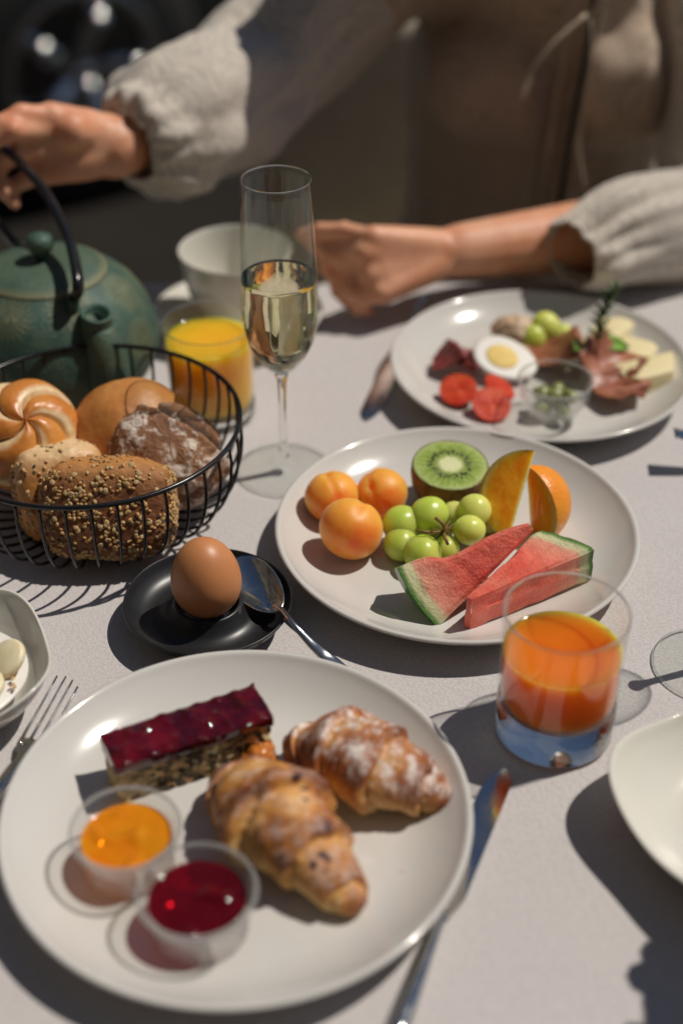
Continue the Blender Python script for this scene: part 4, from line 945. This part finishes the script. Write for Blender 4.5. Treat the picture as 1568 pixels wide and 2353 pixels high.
    m = MB(); m.tube([(.0306*cos(a), .0306*sin(a), .0362) for a in np.linspace(0, 2*pi, 73)[:-1]], .0010, 8, closed=True); m.build('rim', M['frost'], t)
    cap = mottled('caper_green', (.16, .19, .05), (.32, .34, .13), 110, rough=.35, sss=.2, ssss=.003); spots = [(-.009, -.006, .013), (.006, -.009, .013), (-.001, .004, .014), (.012, .003, .016), (-.011, .008, .017), (.004, .012, .018), (.001, -.003, .022), (.011, -.005, .023), (-.010, -.001, .023)]
    for k, (x, y, z) in enumerate(spots):
        m = MB(); m.ball((0, 0, 0), (.0085, .0058, .0058), 20, 14, lambda d: (1-.15*d.x, 0), axes((cos(k*2.1), sin(k*2.1), .3), (0, 0, 1)))
        tag(m.build('caper_berry', cap, loc=(C[0]+x, C[1]+y, C[2]+z)), ['caper berry in the little glass bowl'][0], 'caper berry', 'caper berries in the glass bowl')
savoury()

# ------------------------------------------------------------------ bench and woman
def bench():
    t = thing('upholstered_bench', 'low-backed olive upholstered bench the woman sits on', 'bench', (.365, 1.62, GZ))
    m = MB(); m.box((0, .0, .36), (.95, .50, .12)); m.build('seat', M['bench'], t, bevel=.03, seg=4)
    m = MB(); m.box((0, .33, .55), (.95, .10, .51), Matrix.Rotation(R(-6), 3, 'X')); m.build('backrest', M['bench'], t, bevel=.035, seg=4)
    for x in (-.42, .42):
        for y in (-.20, .28): m = MB(); m.box((x, y, .15), (.05, .05, .30)); m.build('leg', M['wood'], t, bevel=.004)
bench()
def capsule(m, a, ra, b, rb, n=14):
    a, b = Vector(a), Vector(b); d = b-a; L = d.length
    if L < 1e-6: m.ball(a, ra, n, 8); return
    z = d/L; x = z.orthogonal().normalized(); y = z.cross(x); V = []; k = 5
    ring = [(-ra*cos(pi/2*i/k), ra*sin(pi/2*i/k)) for i in range(k+1)]+[(L+rb*sin(pi/2*i/k), rb*cos(pi/2*i/k)) for i in range(k+1)]
    for h, r in ring:
        for j in range(n): an = 2*pi*j/n; V.append(a+z*h+(x*cos(an)+y*sin(an))*max(r, 1e-5))
    m.grid(V, len(ring), n, cv=True, flip=True)
def chain(m, pts):
    for (a, ra), (b, rb) in zip(pts, pts[1:]): capsule(m, a, ra, b, rb)
def remesh(m, name, mat, parent, vox, smooth_it=6, fn=None):
    me = bpy.data.meshes.new(name); me.from_pydata(m.v, [], m.f); me.materials.append(mat)
    o = bpy.data.objects.new(name, me); COL.objects.link(o)
    r = o.modifiers.new('r', 'REMESH'); r.mode = 'VOXEL'; r.voxel_size = vox; s = o.modifiers.new('s', 'SMOOTH'); s.iterations = smooth_it; s.factor = .5; bake(o)
    if not o.data.materials: o.data.materials.append(mat)
    if fn:
        co = np.empty(len(o.data.vertices)*3, 'f'); no = np.empty_like(co); o.data.vertices.foreach_get('co', co); o.data.vertices.foreach_get('normal', no); co = co.reshape(-1, 3); no = no.reshape(-1, 3)
        for i in range(len(co)): co[i] += no[i]*fn(co[i])
        o.data.vertices.foreach_set('co', co.ravel()); o.data.update()
    o.data.shade_smooth(); o.parent = parent; return o
# joints (world)
NECK = Vector((.212, 1.500, .345)); HEADC = Vector((.172, 1.415, .470)); PEL = Vector((.23, 1.66, -.27)); CHEST = Vector((.225, 1.60, .12))
SHR, SHL = Vector((.055, 1.56, .265)), Vector((.395, 1.56, .265))
WR = at(262, 335, .155); ELR = Vector((-.072, 1.430, .162))
WL = at(1050, 576, .052); ELL = Vector((.400, 1.345, .035))
def person():
    t = thing('person', 'woman in a cream lace blouse holding the teapot handle and reaching to the cup', 'person', (PEL.x, PEL.y, GZ))
    B = t.location; m = MB()
    chain(m, [(PEL, .13), ((.228, 1.63, -.08), .115), (CHEST, .125), ((.225, 1.560, .23), .11), (NECK, .052), (HEADC-Vector((0, -.02, .06)), .050)])
    m.ball(HEADC, (.072, .092, .108), 32, 20); m.ball(HEADC+Vector((0, -.052, -.055)), (.042, .040, .045)); m.ball(HEADC+Vector((0, -.098, -.012)), (.011, .016, .018)); m.ball(HEADC+Vector((0, -.086, .012)), (.008, .012, .03))
    m.ball(HEADC+Vector((0, -.086, -.050)), (.022, .012, .006)); m.ball(HEADC+Vector((0, -.086, -.062)), (.018, .012, .006))
    for s in (-1, 1): m.ball(HEADC+Vector((s*.073, .008, -.01)), (.010, .018, .030))
    chain(m, [((.225, 1.57, .25), .08), (SHR, .055), (ELR, .040), (WR+(ELR-WR)*.25, .034), (WR, .030)]); chain(m, [((.225, 1.57, .25), .08), (SHL, .055), (ELL, .042), (WL+(ELL-WL)*.45, .036), (WL, .0255)])
    for s in (-1, 1): chain(m, [(PEL+Vector((s*.08, -.04, 0)), .10), (PEL+Vector((s*.12, -.42, -.02)), .065), (PEL+Vector((s*.12, -.40, -.36)), .048), (PEL+Vector((s*.12, -.38, -.415)), .035), (PEL+Vector((s*.13, -.53, -.44)), .026)])
    # her left hand (right in the photo), reaching to the cup
    K = [at(858, 545, .082), at(838, 580, .070), at(850, 628, .052), at(875, 672, .036)]
    for k in K: chain(m, [(WL, .020), (WL+(k-WL)*.5, .0165), (k, .0118)])
    m.ball(at(815, 668, .034), .0135); m.ball(at(850, 650, .040), .016)
    for ka, kb in zip(K, K[1:]): chain(m, [(ka+(WL-ka)*.12, .0125), (kb+(WL-kb)*.12, .0125)]); chain(m, [(ka+(WL-ka)*.5, .015), (kb+(WL-kb)*.5, .015)])
    F = [[K[0], at(790, 528, .084), at(735, 528, .082), at(690, 540, .074)], [K[1], at(780, 572, .066), at(748, 612, .050), at(762, 640, .036)], [K[2], at(800, 632, .044), at(775, 668, .028), at(795, 695, .018)], [K[3], at(838, 690, .027), at(820, 712, .015), at(850, 716, .011)]]
    for f, r in zip(F, (.0079, .0081, .0078, .0069)): chain(m, [(p, r*(1.12-.13*i)) for i, p in enumerate(f)]); m.ball(f[1], r*1.1); m.ball(f[2], r*.98)
    chain(m, [(WL+Vector((-.01, -.01, .005)), .016), (at(905, 590, .050), .0145), (at(835, 600, .058), .0125), (at(760, 585, .060), .0105), (at(722, 560, .066), .0090)])
    # her right hand (left in the photo), wrapped round the handle of the teapot
    g = HP[4]+TC                                      # handle point it holds
    ax = (HP[5]-HP[3]).normalized(); hd = (g-WR).normalized()
    K = [at(118, 268, 0.192), at(98, 300, 0.182), at(96, 345, 0.165), at(108, 392, 0.148)]
    for k in K: chain(m, [(WR, .026), (WR+(k-WR)*.5, .0215), (k, .0135)])
    F = [[K[0], at(50, 262, 0.200), at(2, 285, 0.196), at(-20, 325, 0.182)], [K[1], at(30, 300, 0.192), at(-28, 330, 0.182), at(-42, 380, 0.165)], [K[2], at(38, 352, 0.168), at(-12, 390, 0.152), at(10, 440, 0.138)], [K[3], at(62, 412, 0.142), at(12, 440, 0.130), at(36, 468, 0.123)]]
    for f, r in zip(F, (.0092, .0094, .0090, .0080)): chain(m, [(p, r*(1.12-.13*i)) for i, p in enumerate(f)]); m.ball(f[1], r*1.1); m.ball(f[2], r*.98)
    chain(m, [(WR+Vector((-.01, .0, .01)), .018), (at(165, 300, 0.182), .0165), (at(85, 325, 0.156), .0125), (at(25, 350, 0.146), .0105)])
    m.v = [tuple(Vector(v)-B) for v in m.v]; remesh(m, 'body', M['skin'], t, .0032, 4)
    # clothes
    m = MB()
    chain(m, [((.23, 1.66, -.24), .155), ((.228, 1.63, -.08), .140), (CHEST, .150), ((.225, 1.575, .225), .135), ((.225, 1.56, .29), .075)]); chain(m, [((.225, 1.575, .25), .105), (SHR, .075), (SHR+(ELR-SHR)*.3, .072)]); chain(m, [((.225, 1.575, .25), .105), (SHL, .075), (SHL+(ELL-SHL)*.3, .070)])
    m.ball((.165, 1.49, .13), .075); m.ball((.290, 1.49, .13), .075)
    m.v = [tuple(Vector(v)-B) for v in m.v]
    def wr(p):
        q = Vector(p)+B; gap = math.exp(-(((q.x-.228-.10*(q.z-.1))/.012)**2)) if q.y < 1.56 else 0
        return .018*nz((q.x*1.6, q.y, q.z*.5), 7)+.010*nz((q.x*3, q.y, q.z*.6), 9, 3)+.003*nz(q, 40)-.022*gap
    bl = remesh(m, 'blouse', M['sheer'], t, .008, 8, wr)
    # placket and ribbons on the front
    for dx in (-.013, .013):
        m = MB(); m.tube(spline([Vector((.222+dx, 1.428, -.02))-B, Vector((.226+dx, 1.412, .09))-B, Vector((.236+dx*1.2, 1.418, .20))-B, Vector((.242+dx*2.5, 1.448, .29))-B], 20), .0055, 8, flat=.35); m.build('placket', M['tape'], t)
    m = MB(); m.tube(spline([Vector((.229, 1.419, -.02))-B, Vector((.233, 1.405, .09))-B, Vector((.243, 1.411, .20))-B, Vector((.250, 1.440, .29))-B], 20), .0075, 8, flat=.3); m.build('front_gap_strip', M['inner'], t)  # dark strip standing in for the dark gap between the plackets
    for pts in ([(.236, 1.395, .225), (.205, 1.385, .20), (.180, 1.38, .165), (.172, 1.378, .14)], [(.240, 1.395, .225), (.262, 1.39, .26), (.285, 1.40, .285)], [(.240, 1.392, .222), (.244, 1.385, .17), (.238, 1.384, .11), (.250, 1.38, .05)]):
        m = MB(); m.tube(spline([Vector(p)-B for p in pts], 16), .0038, 6, flat=.4); m.build('ribbon', M['tape'], t)
    def sleeve(path, rad, seed, nm='sleeve', amp=1.0):
        P = [Vector(p)-B for p in spline(path, 110)]; W = np.interp(np.linspace(0, 1, 110), np.linspace(0, 1, len(rad)), rad); n = 90; V = []; m = MB(); prev = None
        for i, p in enumerate(P):
            td = (P[min(i+1, 109)]-P[max(i-1, 0)]).normalized(); x = (Vector((0, 0, 1))-td*td.z).normalized(); y = td.cross(x); s = i/109
            for j in range(n):
                a = 2*pi*j/n; q = x*cos(a)+y*sin(a); r = W[i]
                gather = .085*sin(13*a+3*nz((s*3, 0, seed)))*smooth(.62, .93, s)*(1-.75*smooth(.94, 1, s))
                ca, sa = cos(a), sin(a)
                fld = .17*nz((s*2.6, ca*1.9, sa*1.9), 1.5, seed)+.09*sin(s*21+2.2*sin(a+seed)+2*nz((s*3, ca, sa), 1.2, seed))*smooth(0, .12, s)+.035*nz((s*14, ca*3, sa*3), 1.6, seed+3)
                droop = .2*max(0, -cos(a))*sin(pi*min(1, s*1.15)) if i < 104 else 0
                V.append(p+q*r*(1+(fld*amp+gather)+droop))
        m.grid(V, 110, n, cv=True); return m.build(nm, M['lace'], t, solid=.0016)
    d1 = (WR-ELR).normalized(); d2 = (WL-ELL).normalized()
    c1 = at(300, 335, .155); sleeve([SHR+(ELR-SHR)*.02, SHR+(ELR-SHR)*.5, ELR+Vector((-.01, .0, .0)), c1+(ELR-c1)*.55, c1+(ELR-c1)*.22, c1+(ELR-c1)*.05, c1+d1*.004], [.066, .064, .062, .062, .060, .046, .031], 2, amp=.8)
    c2 = at(1318, 585, .058); sleeve([SHL+(ELL-SHL)*.02, SHL+(ELL-SHL)*.5, SHL+(ELL-SHL)*.85, ELL+Vector((.03, .02, .012)), ELL+(c2-ELL)*.35+Vector((.0, .01, .010)), ELL+(c2-ELL)*.8+Vector((0, .004, .008)), c2+d2*.004], [.066, .064, .062, .058, .052, .043, .031], 5, amp=.8)
    # hair, eyes
    m = MB(); hb = simple('brown_hair', (.05, .028, .015), .5); m.ball(HEADC+Vector((0, .022, .022)), (.092, .104, .112), 40, 24, lambda d: (1+.03*sin(30*math.atan2(d.y, d.x)), 0)); m.ball(HEADC+Vector((0, .085, -.05)), (.075, .06, .09)); m.ball(HEADC+Vector((-.085, .02, -.04)), (.032, .055, .085)); m.ball(HEADC+Vector((.085, .02, -.04)), (.032, .055, .085)); m.v = [tuple(Vector(v)-B) for v in m.v]; m.build('hair', hb, t)
    for s in (-1, 1): m = MB(); m.ball(HEADC+Vector((s*.030, -.082, .008))-B, (.0125, .008, .007)); m.build('eye', simple('eye_white', (.7, .7, .68), .2), t); m = MB(); m.ball(HEADC+Vector((s*.030, -.0875, .008))-B, (.005, .004, .005)); m.build('iris', simple('iris_brown', (.05, .03, .02), .2), t)
    # trousers
    m = MB(); chain(m, [(PEL, .15), (PEL+Vector((0, 0, .06)), .145)])
    for s in (-1, 1): chain(m, [(PEL+Vector((s*.08, -.04, 0)), .115), (PEL+Vector((s*.12, -.42, -.02)), .080), (PEL+Vector((s*.12, -.40, -.36)), .062)])
    m.v = [tuple(Vector(v)-B) for v in m.v]; remesh(m, 'trousers', M['trouser'], t, .012, 6)
person()
def vase():  # stand-in for an unknown unseen object, added for its shadow on the cloth
    t = thing('shadow_vase', 'made-up white vase of flowers, added out of view at the lower right to shade the cloth', 'vase', (.350, .428, .0005)); m = MB()
    m.lathe([(max(v.x, 0), v.y) for v in spline([(0, 0, 0), (.024, 0, 0), (.030, .02, 0), (.032, .05, 0), (.020, .085, 0), (.013, .105, 0), (.016, .118, 0), (.014, .118, 0), (.011, .105, 0), (.018, .085, 0), (.028, .05, 0), (.020, .012, 0), (0, .010, 0)], 60)], 48); m.build('body', M['china2'], t)
    lf = mottled('dark_leaf_green', (.04, .09, .03), (.07, .14, .04), 60); pt_ = simple('white_petal', (.75, .72, .66), .6); q = np.random.default_rng(21)
    for k, (x, y, z) in enumerate([(-.010, .060, .265), (-.045, .035, .250), (.020, .020, .290), (-.030, .085, .235), (.035, .060, .240), (.0, .0, .255)]):
        m = MB(); m.tube(spline([(0, 0, .02), (x*.3, y*.3, .14), (x, y, z)], 14), .0016, 6); m.build('stem', lf, t)
        for j in range(7):
            a = 2*pi*j/7+k; d = Vector((cos(a), sin(a), .15)); m = MB(); m.ball((x+d.x*.015, y+d.y*.015, z+.004), (.016, .0125, .0015), 10, 6, None, axes(d, (0, 0, 1))); m.build('petal', pt_, t)
        m = MB(); m.ball((x, y, z+.003), (.007, .007, .004), 12, 8); m.build('flower_centre', M['sesame'], t)
vase()
